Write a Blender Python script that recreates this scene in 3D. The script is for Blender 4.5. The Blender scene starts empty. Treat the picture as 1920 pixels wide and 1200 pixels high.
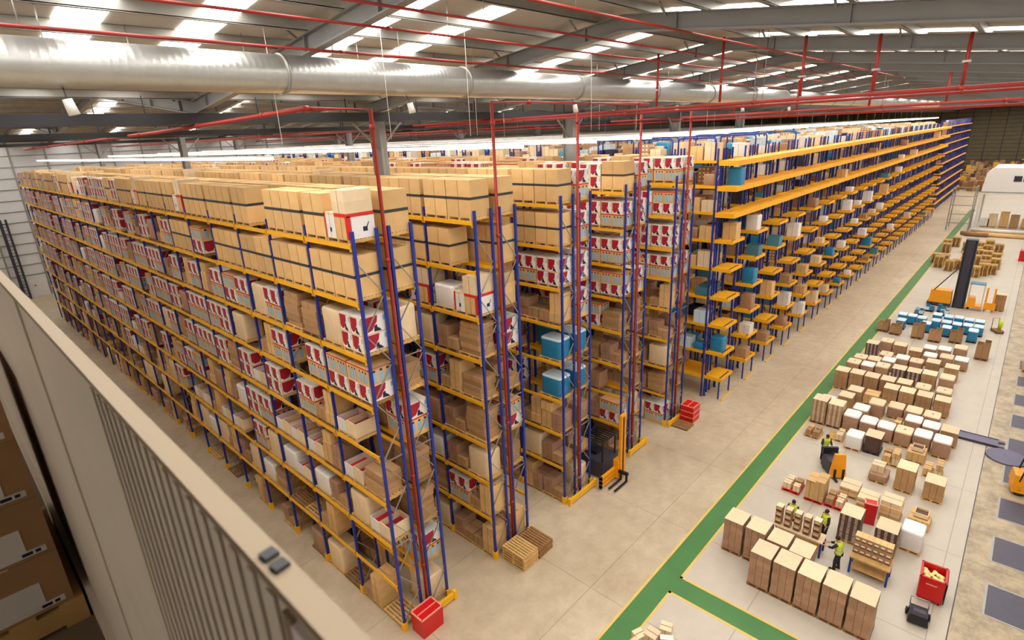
import bpy, math, random
from mathutils import Matrix, Vector
random.seed(7)
S = 19.0                      # camera height above the warehouse floor, metres
PI = math.pi
C = bpy.context.scene.collection
scene = bpy.context.scene

# ------------------------------------------------------------------ materials
def lin(c):
    c = c / 255.0
    return c / 12.92 if c <= 0.04045 else ((c + 0.055) / 1.055) ** 2.4
def rgb(r, g, b):
    return (lin(r), lin(g), lin(b), 1.0)
MATS = {}
def mat(name, col, rough=0.6, metal=0.0, noise=0.0, nscale=3.0, vary=0.0, emit=0.0, bump=0.0, stretch=None):
    m = bpy.data.materials.new(name); m.use_nodes = True
    nt = m.node_tree; b = nt.nodes['Principled BSDF']
    b.inputs['Base Color'].default_value = rgb(*col)
    b.inputs['Roughness'].default_value = rough
    b.inputs['Metallic'].default_value = metal
    src = None
    if noise or bump:
        tc = nt.nodes.new('ShaderNodeTexCoord')
        tx = nt.nodes.new('ShaderNodeTexNoise'); tx.inputs['Scale'].default_value = nscale
        tx.inputs['Detail'].default_value = 4.0
        if stretch:
            mp = nt.nodes.new('ShaderNodeMapping'); mp.inputs['Scale'].default_value = stretch
            nt.links.new(tc.outputs['Object'], mp.inputs['Vector']); nt.links.new(mp.outputs['Vector'], tx.inputs['Vector'])
        else:
            nt.links.new(tc.outputs['Object'], tx.inputs['Vector'])
        if bump:
            bp = nt.nodes.new('ShaderNodeBump'); bp.inputs['Strength'].default_value = bump
            bp.inputs['Distance'].default_value = 0.02
            nt.links.new(tx.outputs['Fac'], bp.inputs['Height']); nt.links.new(bp.outputs['Normal'], b.inputs['Normal'])
    if noise or vary:
        hsv = nt.nodes.new('ShaderNodeHueSaturation')
        hsv.inputs['Color'].default_value = rgb(*col)
        val = None
        if noise:
            mr = nt.nodes.new('ShaderNodeMapRange')
            mr.inputs['From Min'].default_value = 0.25; mr.inputs['From Max'].default_value = 0.75
            mr.inputs['To Min'].default_value = 1 - noise; mr.inputs['To Max'].default_value = 1 + noise
            nt.links.new(tx.outputs['Fac'], mr.inputs['Value']); val = mr.outputs['Result']
        if vary:
            oi = nt.nodes.new('ShaderNodeObjectInfo')
            mr2 = nt.nodes.new('ShaderNodeMapRange')
            mr2.inputs['To Min'].default_value = 1 - vary; mr2.inputs['To Max'].default_value = 1 + vary
            nt.links.new(oi.outputs['Random'], mr2.inputs['Value'])
            if val is not None:
                mu = nt.nodes.new('ShaderNodeMath'); mu.operation = 'MULTIPLY'
                nt.links.new(val, mu.inputs[0]); nt.links.new(mr2.outputs['Result'], mu.inputs[1]); val = mu.outputs[0]
            else:
                val = mr2.outputs['Result']
        nt.links.new(val, hsv.inputs['Value'])
        nt.links.new(hsv.outputs['Color'], b.inputs['Base Color'])
    if emit:
        b.inputs['Emission Color'].default_value = rgb(*col)
        b.inputs['Emission Strength'].default_value = emit
    MATS[name] = m
    return m

M = {}
M['blue'] = mat('blue_steel', (22, 44, 140), 0.45)
M['yellow'] = mat('yellow_steel', (244, 178, 28), 0.45, noise=0.08, nscale=1.5)
M['deck'] = mat('yellow_deck', (246, 176, 26), 0.5, noise=0.08, nscale=1.2)
M['guard'] = mat('yellow_guard', (248, 184, 20), 0.5)
M['galv'] = mat('galvanised_steel', (165, 162, 155), 0.45, 0.6, noise=0.12, nscale=2)
M['red'] = mat('red_pipe_paint', (158, 40, 30), 0.5)
M['kraft'] = mat('kraft_card', (218, 176, 118), 0.75, noise=0.08, nscale=2.2, vary=0.14)
M['kraft2'] = mat('brown_card', (176, 136, 94), 0.75, noise=0.1, nscale=2.5, vary=0.15)
M['kraft3'] = mat('pale_kraft_card', (232, 206, 168), 0.75, noise=0.07, nscale=2.5, vary=0.1)
M['seam'] = mat('card_seam', (120, 82, 44), 0.8)
M['strap'] = mat('dark_strap', (52, 52, 58), 0.5)
M['white'] = mat('white_card', (232, 226, 220), 0.6, vary=0.06)
M['crimson'] = mat('crimson_print', (166, 22, 48), 0.5)
M['redprint'] = mat('red_print', (214, 36, 30), 0.5)
M['navy'] = mat('navy_print', (24, 26, 60), 0.5)
M['sky'] = mat('pale_blue_print', (150, 186, 212), 0.5)
M['wood'] = mat('pallet_wood', (206, 164, 100), 0.8, noise=0.18, nscale=4, vary=0.12)
M['wood2'] = mat('old_pallet_wood', (150, 108, 66), 0.85, noise=0.2, nscale=4, vary=0.12)
M['wrap'] = mat('shrink_wrap_white', (236, 230, 224), 0.35, noise=0.05, nscale=5, bump=0.3)
M['pale'] = mat('pale_wrapped_card', (232, 204, 164), 0.55, noise=0.07, nscale=3, vary=0.08)
M['mauve'] = mat('wrapped_brown_card', (172, 132, 104), 0.5, noise=0.16, nscale=3, vary=0.1, bump=0.2)
M['bluewrap'] = mat('blue_wrap', (40, 130, 176), 0.35, noise=0.15, nscale=3, bump=0.3)
M['bluetop'] = mat('pale_blue_lid', (208, 226, 236), 0.45, vary=0.08)
M['teal'] = mat('teal_tote', (74, 128, 144), 0.5, vary=0.2)
M['redbox'] = mat('red_plastic', (205, 18, 18), 0.4)
M['redrim'] = mat('pale_red_rim', (240, 150, 130), 0.5)
M['black'] = mat('black_rubber', (22, 22, 26), 0.5)
M['dark'] = mat('dark_steel', (58, 54, 66), 0.5, noise=0.1)
M['orange'] = mat('truck_yellow', (246, 160, 16), 0.4)
M['steel'] = mat('grey_structural_steel', (140, 139, 137), 0.55, noise=0.08, nscale=1)
M['duct'] = mat('galvanised_duct', (196, 196, 192), 0.34, 0.8, noise=0.05, nscale=3)
M['roof'] = mat('roof_liner', (186, 180, 170), 0.7, noise=0.05, nscale=0.6)
M['darkduct'] = mat('black_tray', (30, 30, 34), 0.6)
M['wallw'] = mat('white_cladding', (226, 224, 222), 0.6, noise=0.03, nscale=0.4)
M['wallb'] = mat('olive_cladding', (118, 106, 78), 0.7, noise=0.12, nscale=0.5, stretch=(1, 1, 3))
M['cream'] = mat('cream_sheet', (226, 212, 194), 0.55, noise=0.06, nscale=3)
M['tan'] = mat('tan_trim', (146, 126, 100), 0.55)
M['skin'] = mat('skin', (196, 142, 110), 0.6)
M['vest'] = mat('hi_vis_yellow', (206, 226, 40), 0.6)
M['navycloth'] = mat('dark_workwear', (28, 30, 42), 0.8)
M['hair'] = mat('dark_hair', (26, 20, 18), 0.7)
M['green'] = mat('green_walkway_paint', (70, 122, 62), 0.55, noise=0.1, nscale=0.8)
M['lineyel'] = mat('yellow_line_paint', (222, 186, 96), 0.6, noise=0.1, nscale=1)
M['plate'] = mat('dock_plate_steel', (88, 84, 96), 0.5, 0.3, noise=0.08, nscale=2)
M['paper'] = mat('crumpled_yellow_paper', (240, 226, 150), 0.7, noise=0.1, nscale=6)
M['purple'] = mat('grey_ramp_steel', (104, 98, 122), 0.45, 0.3, noise=0.06)
M['tube'] = mat('fluorescent_tube', (255, 250, 240), 0.5, emit=6.0)
M['tube2'] = mat('dim_batten_tube', (255, 252, 245), 0.5, emit=1.6)
M['skylight'] = mat('roof_light_glazing', (255, 253, 248), 0.5, emit=11.0)
M['gird'] = mat('shade_toned_valley_steel', (70, 68, 68), 0.6)  # structural steel darkened in colour to stand in for shade in the valleys
M['glass'] = mat('dark_window_glass', (48, 52, 60), 0.15)
M['conc'] = mat('mezzanine_concrete', (120, 104, 84), 0.7, noise=0.1)
M['printbrown'] = mat('dark_brown_print', (96, 62, 44), 0.6, vary=0.1)
M['cooldark'] = mat('bottle_brown', (84, 56, 50), 0.5, noise=0.3, nscale=9)

def floor_material():
    m = bpy.data.materials.new('warehouse_concrete'); m.use_nodes = True
    nt = m.node_tree; b = nt.nodes['Principled BSDF']
    N = nt.nodes.new; L = nt.links.new
    geo = N('ShaderNodeNewGeometry')
    n1 = N('ShaderNodeTexNoise'); n1.inputs['Scale'].default_value = 0.16; n1.inputs['Detail'].default_value = 6
    n2 = N('ShaderNodeTexNoise'); n2.inputs['Scale'].default_value = 1.3; n2.inputs['Detail'].default_value = 8; n2.inputs['Roughness'].default_value = 0.7
    L(geo.outputs['Position'], n1.inputs['Vector']); L(geo.outputs['Position'], n2.inputs['Vector'])
    cr = N('ShaderNodeValToRGB')
    cr.color_ramp.elements[0].position = 0.3; cr.color_ramp.elements[0].color = rgb(186, 166, 138)
    cr.color_ramp.elements[1].position = 0.7; cr.color_ramp.elements[1].color = rgb(212, 194, 166)
    L(n1.outputs['Fac'], cr.inputs['Fac'])
    mx = N('ShaderNodeMix'); mx.data_type = 'RGBA'; mx.blend_type = 'MULTIPLY'; mx.inputs['Factor'].default_value = 0.4
    cr2 = N('ShaderNodeValToRGB')
    cr2.color_ramp.elements[0].position = 0.34; cr2.color_ramp.elements[0].color = rgb(190, 184, 176)
    cr2.color_ramp.elements[1].position = 0.62; cr2.color_ramp.elements[1].color = (1, 1, 1, 1)
    L(n2.outputs['Fac'], cr2.inputs['Fac'])
    L(cr.outputs['Color'], mx.inputs[6]); L(cr2.outputs['Color'], mx.inputs[7])
    # cooler sealed slab on the marshalling side, worn bare strip at the docks
    sep = N('ShaderNodeSeparateXYZ'); L(geo.outputs['Position'], sep.inputs[0])
    def zone(prev, axis_lo, axis_hi, tint, fac):
        a = N('ShaderNodeMath'); a.operation = 'GREATER_THAN'; a.inputs[1].default_value = axis_lo; L(sep.outputs['Y'], a.inputs[0])
        c = N('ShaderNodeMath'); c.operation = 'LESS_THAN'; c.inputs[1].default_value = axis_hi; L(sep.outputs['Y'], c.inputs[0])
        d = N('ShaderNodeMath'); d.operation = 'MULTIPLY'; L(a.outputs[0], d.inputs[0]); L(c.outputs[0], d.inputs[1])
        e = N('ShaderNodeMath'); e.operation = 'MULTIPLY'; e.inputs[1].default_value = fac; L(d.outputs[0], e.inputs[0])
        x = N('ShaderNodeMix'); x.data_type = 'RGBA'; x.blend_type = 'MIX'
        L(e.outputs[0], x.inputs['Factor']); L(prev, x.inputs[6]); x.inputs[7].default_value = tint
        return x.outputs[2]
    col = zone(mx.outputs[2], -0.036 * S, 0.44 * S, rgb(198, 190, 178), 0.62)
    worn = N('ShaderNodeMix'); worn.data_type = 'RGBA'
    n3 = N('ShaderNodeTexNoise'); n3.inputs['Scale'].default_value = 0.9; n3.inputs['Detail'].default_value = 10; n3.inputs['Roughness'].default_value = 0.75
    L(geo.outputs['Position'], n3.inputs['Vector'])
    cr3 = N('ShaderNodeValToRGB')
    cr3.color_ramp.elements[0].position = 0.36; cr3.color_ramp.elements[0].color = rgb(140, 122, 96)
    cr3.color_ramp.elements[1].position = 0.6; cr3.color_ramp.elements[1].color = rgb(192, 172, 140)
    L(n3.outputs['Fac'], cr3.inputs['Fac'])
    lt = N('ShaderNodeMath'); lt.operation = 'LESS_THAN'; lt.inputs[1].default_value = -0.036 * S; L(sep.outputs['Y'], lt.inputs[0])
    L(lt.outputs[0], worn.inputs['Factor']); L(col, worn.inputs[6]); L(cr3.outputs['Color'], worn.inputs[7])
    # saw-cut joints
    def joint(axis, step, off, w):
        ad = N('ShaderNodeMath'); ad.operation = 'ADD'; ad.inputs[1].default_value = off + 1000 * step; L(sep.outputs[axis], ad.inputs[0])
        mo = N('ShaderNodeMath'); mo.operation = 'MODULO'; mo.inputs[1].default_value = step; L(ad.outputs[0], mo.inputs[0])
        l = N('ShaderNodeMath'); l.operation = 'LESS_THAN'; l.inputs[1].default_value = w; L(mo.outputs[0], l.inputs[0])
        return l.outputs[0]
    j1 = joint('X', 6.1, 2.4, 0.035); j2 = joint('Y', 5.6, -0.583 * S, 0.035)
    mxj = N('ShaderNodeMath'); mxj.operation = 'MAXIMUM'; L(j1, mxj.inputs[0]); L(j2, mxj.inputs[1])
    scl = N('ShaderNodeMath'); scl.operation = 'MULTIPLY'; scl.inputs[1].default_value = 0.4; L(mxj.outputs[0], scl.inputs[0])
    fin = N('ShaderNodeMix'); fin.data_type = 'RGBA'
    L(scl.outputs[0], fin.inputs['Factor']); L(worn.outputs[2], fin.inputs[6]); fin.inputs[7].default_value = rgb(70, 60, 50)
    L(fin.outputs[2], b.inputs['Base Color'])
    b.inputs['Roughness'].default_value = 0.42
    return m
M['floor'] = floor_material()

# ------------------------------------------------------------------ mesh builder
BOXF = ((0, 3, 2, 1), (4, 5, 6, 7), (0, 1, 5, 4), (1, 2, 6, 5), (2, 3, 7, 6), (3, 0, 4, 7))
class MB:
    def __init__(s):
        s.v = []; s.f = []; s.m = []; s.mats = []; s.smooth = []
    def mi(s, m):
        m = M[m] if isinstance(m, str) else m
        if m not in s.mats: s.mats.append(m)
        return s.mats.index(m)
    def quad(s, pts, m):
        b = len(s.v); s.v += [tuple(p) for p in pts]; s.f.append(tuple(range(b, b + len(pts)))); s.m.append(s.mi(m)); s.smooth.append(False)
    def box(s, x0, x1, y0, y1, z0, z1, m, top=None, taper=0.0):
        b = len(s.v); t = taper
        s.v += [(x0, y0, z0), (x1, y0, z0), (x1, y1, z0), (x0, y1, z0), (x0 + t, y0 + t, z1), (x1 - t, y0 + t, z1), (x1 - t, y1 - t, z1), (x0 + t, y1 - t, z1)]
        k = s.mi(m); kt = s.mi(top) if top else k
        for i, f in enumerate(BOXF):
            s.f.append(tuple(b + q for q in f)); s.m.append(kt if i == 1 else k); s.smooth.append(False)
    def bar(s, p, q, w, h, m, up=(0, 0, 1)):
        p = Vector(p); q = Vector(q); d = (q - p).normalized(); u = Vector(up)
        if abs(d.dot(u)) > 0.98: u = Vector((1, 0, 0))
        r = d.cross(u).normalized() * (w / 2); u2 = r.cross(d).normalized() * (h / 2)
        b = len(s.v)
        for c in (p, q):
            for a, e in ((-1, -1), (1, -1), (1, 1), (-1, 1)): s.v.append(tuple(c + r * a + u2 * e))
        k = s.mi(m)
        for f in ((3, 2, 1, 0), (4, 5, 6, 7), (0, 1, 5, 4), (1, 2, 6, 5), (2, 3, 7, 6), (3, 0, 4, 7)):
            s.f.append(tuple(b + i for i in f)); s.m.append(k); s.smooth.append(False)
    def tube(s, pts, r, m, n=8, cap=True):
        pts = [Vector(p) for p in pts]; k = s.mi(m); b0 = len(s.v); rs = r if isinstance(r, (list, tuple)) else [r] * len(pts)
        prev = None
        for i, p in enumerate(pts):
            d = (pts[min(i + 1, len(pts) - 1)] - pts[max(i - 1, 0)]).normalized()
            if prev is None:
                u = Vector((0, 0, 1)) if abs(d.z) < 0.9 else Vector((1, 0, 0))
                a = d.cross(u).normalized()
            else:
                a = (prev - d * prev.dot(d)).normalized()
            prev = a; c = d.cross(a)
            for j in range(n):
                t = 2 * PI * j / n; s.v.append(tuple(p + (a * math.cos(t) + c * math.sin(t)) * rs[i]))
        for i in range(len(pts) - 1):
            for j in range(n):
                s.f.append((b0 + i * n + j, b0 + i * n + (j + 1) % n, b0 + (i + 1) * n + (j + 1) % n, b0 + (i + 1) * n + j)); s.m.append(k); s.smooth.append(True)
        if cap:
            s.f.append(tuple(b0 + j for j in reversed(range(n)))); s.m.append(k); s.smooth.append(False)
            e = b0 + (len(pts) - 1) * n
            s.f.append(tuple(e + j for j in range(n))); s.m.append(k); s.smooth.append(False)
    def ball(s, c, r, m, seg=10, rings=7, sc=(1, 1, 1)):
        b = len(s.v); k = s.mi(m); c = Vector(c)
        s.v.append((c.x, c.y, c.z + r * sc[2]))
        for i in range(1, rings):
            ph = PI * i / rings
            for j in range(seg):
                t = 2 * PI * j / seg
                s.v.append((c.x + r * sc[0] * math.sin(ph) * math.cos(t), c.y + r * sc[1] * math.sin(ph) * math.sin(t), c.z + r * sc[2] * math.cos(ph)))
        s.v.append((c.x, c.y, c.z - r * sc[2])); e = len(s.v) - 1
        def q(i, j): return b + 1 + (i - 1) * seg + j % seg
        for j in range(seg):
            s.f.append((b, q(1, j), q(1, j + 1))); s.m.append(k); s.smooth.append(True)
            s.f.append((e, q(rings - 1, j + 1), q(rings - 1, j))); s.m.append(k); s.smooth.append(True)
        for i in range(1, rings - 1):
            for j in range(seg):
                s.f.append((q(i, j), q(i + 1, j), q(i + 1, j + 1), q(i, j + 1))); s.m.append(k); s.smooth.append(True)
    def mesh(s, name):
        me = bpy.data.meshes.new(name); me.from_pydata(s.v, [], s.f)
        for m in s.mats: me.materials.append(m)
        me.polygons.foreach_set('material_index', s.m); me.polygons.foreach_set('use_smooth', s.smooth); me.update()
        return me
    def build(s, name, parent=None, loc=(0, 0, 0), rz=0.0):
        return put(s.mesh(name), name, parent, loc, rz)
def put(me, name, parent=None, loc=(0, 0, 0), rz=0.0):
    o = bpy.data.objects.new(name, me); C.objects.link(o)
    o.location = loc; o.rotation_euler = (0, 0, rz)
    if parent is not None: o.parent = parent
    return o
def tag(o, label, cat, group=None, kind=None):
    if label: o['label'] = label
    if cat: o['category'] = cat
    if group: o['group'] = group
    if kind: o['kind'] = kind
    return o
def thing(name, label, cat, loc=(0, 0, 0), rz=0.0, group=None):
    return tag(put(None, name, None, loc, rz), label, cat, group)
def struct(o):
    o['kind'] = 'structure'; return o
def dup(root, loc, rz=None):
    r = root.copy(); C.objects.link(r); r.location = loc
    if rz is not None: r.rotation_euler = (0, 0, rz)
    for ch in list(root.children):
        c = ch.copy(); C.objects.link(c); c.parent = r
        for g in list(ch.children):
            d = g.copy(); C.objects.link(d); d.parent = c
    return r
ORD = ['first', 'second', 'third', 'fourth', 'fifth', 'sixth', 'seventh', 'eighth', 'ninth', 'tenth', 'eleventh', 'twelfth', 'thirteenth', 'fourteenth', 'fifteenth', 'sixteenth', 'seventeenth', 'eighteenth', 'nineteenth', 'twentieth', 'twenty-first', 'twenty-second', 'twenty-third', 'twenty-fourth', 'twenty-fifth', 'twenty-sixth', 'twenty-seventh', 'twenty-eighth', 'twenty-ninth', 'thirtieth', 'thirty-first', 'thirty-second', 'thirty-third', 'thirty-fourth', 'thirty-fifth']
# ------------------------------------------------------------------ camera
def rows(pitch, roll, yaw):
    cy, sy, cp, sp = math.cos(yaw), math.sin(yaw), math.cos(pitch), math.sin(pitch)
    f = Vector((cy * cp, sy * cp, -sp)); r = Vector((sy, -cy, 0)); u = r.cross(f)
    c, s = math.cos(roll), math.sin(roll)
    return c * r + s * u, -s * r + c * u, f
cr_, cu_, cf_ = rows(0.32468395, -0.04469117, 0.75992304)
cd = bpy.data.cameras.new('camera'); cam = bpy.data.objects.new('camera', cd); C.objects.link(cam)
mw = Matrix.Identity(4)
for i in range(3):
    mw[i][0] = cr_[i]; mw[i][1] = cu_[i]; mw[i][2] = -cf_[i]
mw[2][3] = S
cam.matrix_world = mw
cd.sensor_width = 36.0; cd.lens = 36.0 * 1034.6158 / 1920.0
cd.clip_start = 0.05; cd.clip_end = 600
cd.dof.use_dof = True; cd.dof.focus_distance = 32.0; cd.dof.aperture_fstop = 5.0
scene.camera = cam

# ------------------------------------------------------------------ shell
X0, X1, Y0, Y1 = -6.0, 238.0, -7.2, 101.6
b = MB(); b.box(X0, X1, Y0, Y1, -0.3, 0.0, 'floor'); struct(b.build('floor'))
RZ = 1.178 * S
def roofz(y):
    """Underside of the roof sheets: four spans, ridges 13.2 m either side of the valleys."""
    ridges = (0.51 * S, 1.902 * S, 3.294 * S, 4.686 * S)
    return RZ - 0.115 * min(abs(y - r) for r in ridges)
PROF = [Y0, 0.51 * S, 1.206 * S, 1.902 * S, 2.598 * S, 3.294 * S, 3.99 * S, 4.686 * S, Y1]
b = MB()
for ya, yb in zip(PROF[:-1], PROF[1:]):
    za, zb = roofz(ya), roofz(yb)
    for d, flip in ((0.0, False), (0.2, True)):
        p = [(X0, ya, za + d), (X1, ya, za + d), (X1, yb, zb + d), (X0, yb, zb + d)]
        b.quad(p if flip else p[::-1], 'roof')
struct(b.build('ceiling'))
# purlins along the hall
b = MB()
y = Y0 + 0.6
while y < Y1:
    z = roofz(y); b.box(X0, X1, y - 0.04, y + 0.04, z - 0.24, z - 0.005, 'galv'); b.box(X0, X1, y - 0.04, y + 0.09, z - 0.25, z - 0.22, 'galv')
    y += 1.72
struct(b.build('ceiling_beam'))
# rafters: I sections following the spans
RAFX = [(0.025 + 0.395 * k) * S for k in range(0, 31)]
def rafter_mesh(y_end):
    b = MB(); ps = [y for y in PROF if y <= y_end]
    for ya, yb in zip(ps[:-1], ps[1:]):
        for dz0, dz1, w in ((-0.68, -0.25, 0.012), (-0.70, -0.66, 0.13), (-0.28, -0.25, 0.13)):
            za, zb = roofz(ya), roofz(yb)
            v = len(b.v)
            b.v += [(-w, ya, za + dz0), (w, ya, za + dz0), (w, yb, zb + dz0), (-w, yb, zb + dz0), (-w, ya, za + dz1), (w, ya, za + dz1), (w, yb, zb + dz1), (-w, yb, zb + dz1)]
            k = b.mi('steel')
            for f in BOXF: b.f.append(tuple(v + q for q in f)); b.m.append(k); b.smooth.append(False)
        # web stiffeners and eaves haunch
        for t in (0.1, 0.35, 0.65, 0.9):
            y = ya + (yb - ya) * t; z = roofz(y)
            b.box(-0.11, 0.11, y - 0.01, y + 0.01, z - 0.67, z - 0.27, 'steel')
            b.bar((-0.12, y + 0.3, z - 0.3), (-0.5, y + 0.3, z - 0.02), 0.05, 0.05, 'steel')
    return b.mesh('roof_beam')
rm = rafter_mesh(Y1)
for i, x in enumerate(RAFX):
    struct(put(rm, 'roof_beam', None, (x, 0, 0)))
# bracket plates at the ridge of the first frames
# roof lights: glazing strips running down each slope
skx = [0.072, 0.182, 0.307, 0.505, 0.637]
k = 2
while k < 30:
    base = 0.025 + 0.395 * k; skx += [base + 0.075, base + 0.21]; k += 1
n = 0
for ya, yb in zip(PROF[:-1], PROF[1:]):
    for xs in skx:
        if ya > 1.1 * S and (xs > 2.6 or n % 2): n += 1; continue
        x = xs * S; w = 0.43
        b = MB()
        m0, m1 = (ya + 0.9, yb - 0.9)
        za, zb = roofz(m0) - 0.02, roofz(m1) - 0.02
        b.quad([(x - w, m0, za), (x - w, m1, zb), (x + w, m1, zb), (x + w, m0, za)], 'skylight')
        n += 1
        struct(b.build('window_%d' % n))
# valley girder under the first valleys and dark service trays hung beside it
for yv in (1.206 * S, 2.598 * S, 3.99 * S):
    b = MB(); z = roofz(yv) - 0.7
    b.box(X0, X1, yv - 0.15, yv + 0.15, z - 0.04, z - 0.002, 'gird'); b.box(X0, X1, yv - 0.02, yv + 0.02, z - 0.27, z - 0.03, 'gird'); b.box(X0, X1, yv - 0.15, yv + 0.15, z - 0.30, z - 0.26, 'gird')
    struct(b.build('beam'))
tz = 1.0415 * S
b = MB(); b.box(X0 + 1, 60, 1.148 * S, 1.168 * S, tz, tz + 0.36, 'darkduct')
for i in range(14): b.box(2.3 + i * 3.75, 2.33 + i * 3.75, 1.157 * S, 1.159 * S, tz + 0.35, roofz(1.158 * S) - 0.26, 'darkduct')
tag(b.build('cable_tray'), 'long black trunking hung under the roof beyond the silver duct', 'tray')
b = MB(); b.box(X0 + 1, 60, 1.50 * S, 1.53 * S, 1.03 * S, 1.03 * S + 0.2, 'darkduct')
for i in range(14): b.box(2.3 + i * 3.75, 2.33 + i * 3.75, 1.505 * S, 1.507 * S, 1.03 * S + 0.19, roofz(1.506 * S) - 0.26, 'darkduct')
tag(b.build('cable_tray'), 'thinner black trunking hung farther back than the long black one', 'tray')
# steel columns
def column_mesh(h, w=0.34, d=0.80):
    b = MB(); b.box(-w / 2, w / 2, -d / 2, -d / 2 + 0.03, 0, h, 'steel'); b.box(-w / 2, w / 2, d / 2 - 0.03, d / 2, 0, h, 'steel'); b.box(-0.012, 0.012, -d / 2, d / 2, 0, h, 'steel')
    for s in (-1, 1):
        b.bar((s * 0.1, -0.05, h - 1.2), (s * 1.3, -0.05, h - 0.1), 0.08, 0.08, 'steel')
    return b.mesh('column')
cm = column_mesh(roofz(1.206 * S) - 1.01)
COLX = [15.637, 30.3, 44.75, 59.3 - 1.0]
for yv in (1.206 * S, 2.598 * S, 3.99 * S):
    for x in COLX: struct(put(cm, 'column', None, (x, yv, 0)))
# walls
def clad_wall(name, fixed, a0, a1, axis, m, rail, side, zt, rails, posts):
    """A clad wall with rails and posts proud of its inner face."""
    b = MB(); t = 0.2
    def bx(u0, u1, d0, d1, z0, z1, mm):
        lo, hi = sorted((fixed + side * d0, fixed + side * d1))
        if axis == 'y': b.box(u0, u1, lo, hi, z0, z1, mm)
        else: b.box(lo, hi, u0, u1, z0, z1, mm)
    bx(a0, a1, -t, 0, 0, zt, m)
    for z in rails: bx(a0, a1, -0.01, 0.07, z, z + 0.11, rail)
    for u in posts: bx(u - 0.09, u + 0.09, -0.01, 0.12, 0, zt, rail)
    return struct(b.build(name))
clad_wall('wall_far', Y1, X0, X1, 'y', 'wallw', 'galv', -1, RZ, [1.6 + 1.45 * i for i in range(14)], [3 + 3.9 * i for i in range(12)])
clad_wall('wall_end', X1, Y0, Y1, 'x', 'wallb', 'dark', -1, RZ, [1.2 * i for i in range(1, 18)], [Y0 + 1 + 4.2 * i for i in range(24)])
clad_wall('wall_dock', Y0, X0, X1, 'y', 'wallw', 'galv', 1, RZ, [6 + 2.2 * i for i in range(7)], [4 + 7.5 * i for i in range(31)])
clad_wall('wall_back', X0, Y0, Y1, 'x', 'wallw', 'galv', 1, RZ, [], [])
# mezzanine: wall of ribbed cream sheet rising past the mezzanine floor, trimmed along its top
MX, MT, MF = 0.127, S - 0.35, S - 2.25
b = MB()
b.box(MX + 0.002, MX + 0.020, Y0, Y1, 0, MT - 0.004, 'cream')
# ribs on the inner face by the trim end
i = 0
y = 0.42
while y < 1.1:
    b.box(MX - 0.003, MX + 0.003, y, y + 0.020, MF, MT - 0.024, 'cream', taper=0.002); y += 0.042
b.box(MX - 0.003, MX + 0.003, 1.95, Y1, MF, MT - 0.012, 'cream')
b.box(MX - 0.003, MX + 0.003, 0.386, 0.402, MF, MT - 0.024, 'tan')
b.box(MX - 0.004, MX + 0.003, 0.20, 0.384, MF, MT - 0.026, 'white')
struct(b.build('wall_mezzanine'))
b = MB(); b.box(MX - 0.002, MX + 0.0215, Y0, Y1, MT - 0.012, MT, 'tan'); struct(b.build('trim_1'))
b = MB(); b.box(MX - 0.03, MX + 0.003, Y0, Y1, MF, MF + 0.16, 'cream'); struct(b.build('baseboard_mezzanine'))
b = MB(); b.box(X0, MX - 0.03, Y0, Y1, MF - 0.25, MF, 'conc'); struct(b.build('floor_mezzanine'))
# painted walkway
GY0, GY1 = 0.4425 * S, 0.4905 * S
CX0, CX1 = 0.945 * S, 0.996 * S
b = MB(); b.box(-4, 150, GY0, GY1, -0.01, 0.004, 'green'); b.box(CX0, CX1, -0.036 * S, GY0, -0.01, 0.004, 'green'); struct(b.build('floor_marking'))
b = MB(); w = 0.11
b.box(-4, 150, GY1, GY1 + w, -0.01, 0.006, 'lineyel'); b.box(-4, CX0, GY0 - w, GY0, -0.01, 0.006, 'lineyel'); b.box(CX1, 150, GY0 - w, GY0, -0.01, 0.006, 'lineyel')
b.box(CX0 - w, CX0, -0.036 * S, GY0, -0.01, 0.006, 'lineyel'); b.box(CX1, CX1 + w, -0.036 * S, GY0, -0.01, 0.006, 'lineyel')
struct(b.build('floor_marking'))
b = MB(); b.box(X0, X1, -0.0375 * S, -0.0355 * S, -0.01, 0.004, 'dark'); struct(b.build('floor_marking'))
# door panels and ladder column on the far white wall
b = MB(); b.box(8.1, 10.6, Y1 - 0.3, Y1 - 0.1, 0, 2.6, 'wallw'); b.box(8.5, 10.0, Y1 - 0.32, Y1 - 0.29, 1.5, 1.75, 'white'); b.box(9.15, 9.3, Y1 - 0.34, Y1 - 0.31, 1.55, 1.72, 'dark'); struct(b.build('door_1'))
b = MB(); b.box(7.5, 7.85, Y1 - 1.0, Y1 - 0.75, 0, 11, 'dark'); b.box(8.15, 8.4, Y1 - 1.0, Y1 - 0.85, 0, 11, 'dark')
for i in range(24): b.box(7.75, 8.2, Y1 - 0.95, Y1 - 0.9, 0.3 + 0.44 * i, 0.36 + 0.44 * i, 'dark')
tag(b.build('access_ladder'), 'tall dark steel access ladder against the white far wall', 'ladder')

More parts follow.
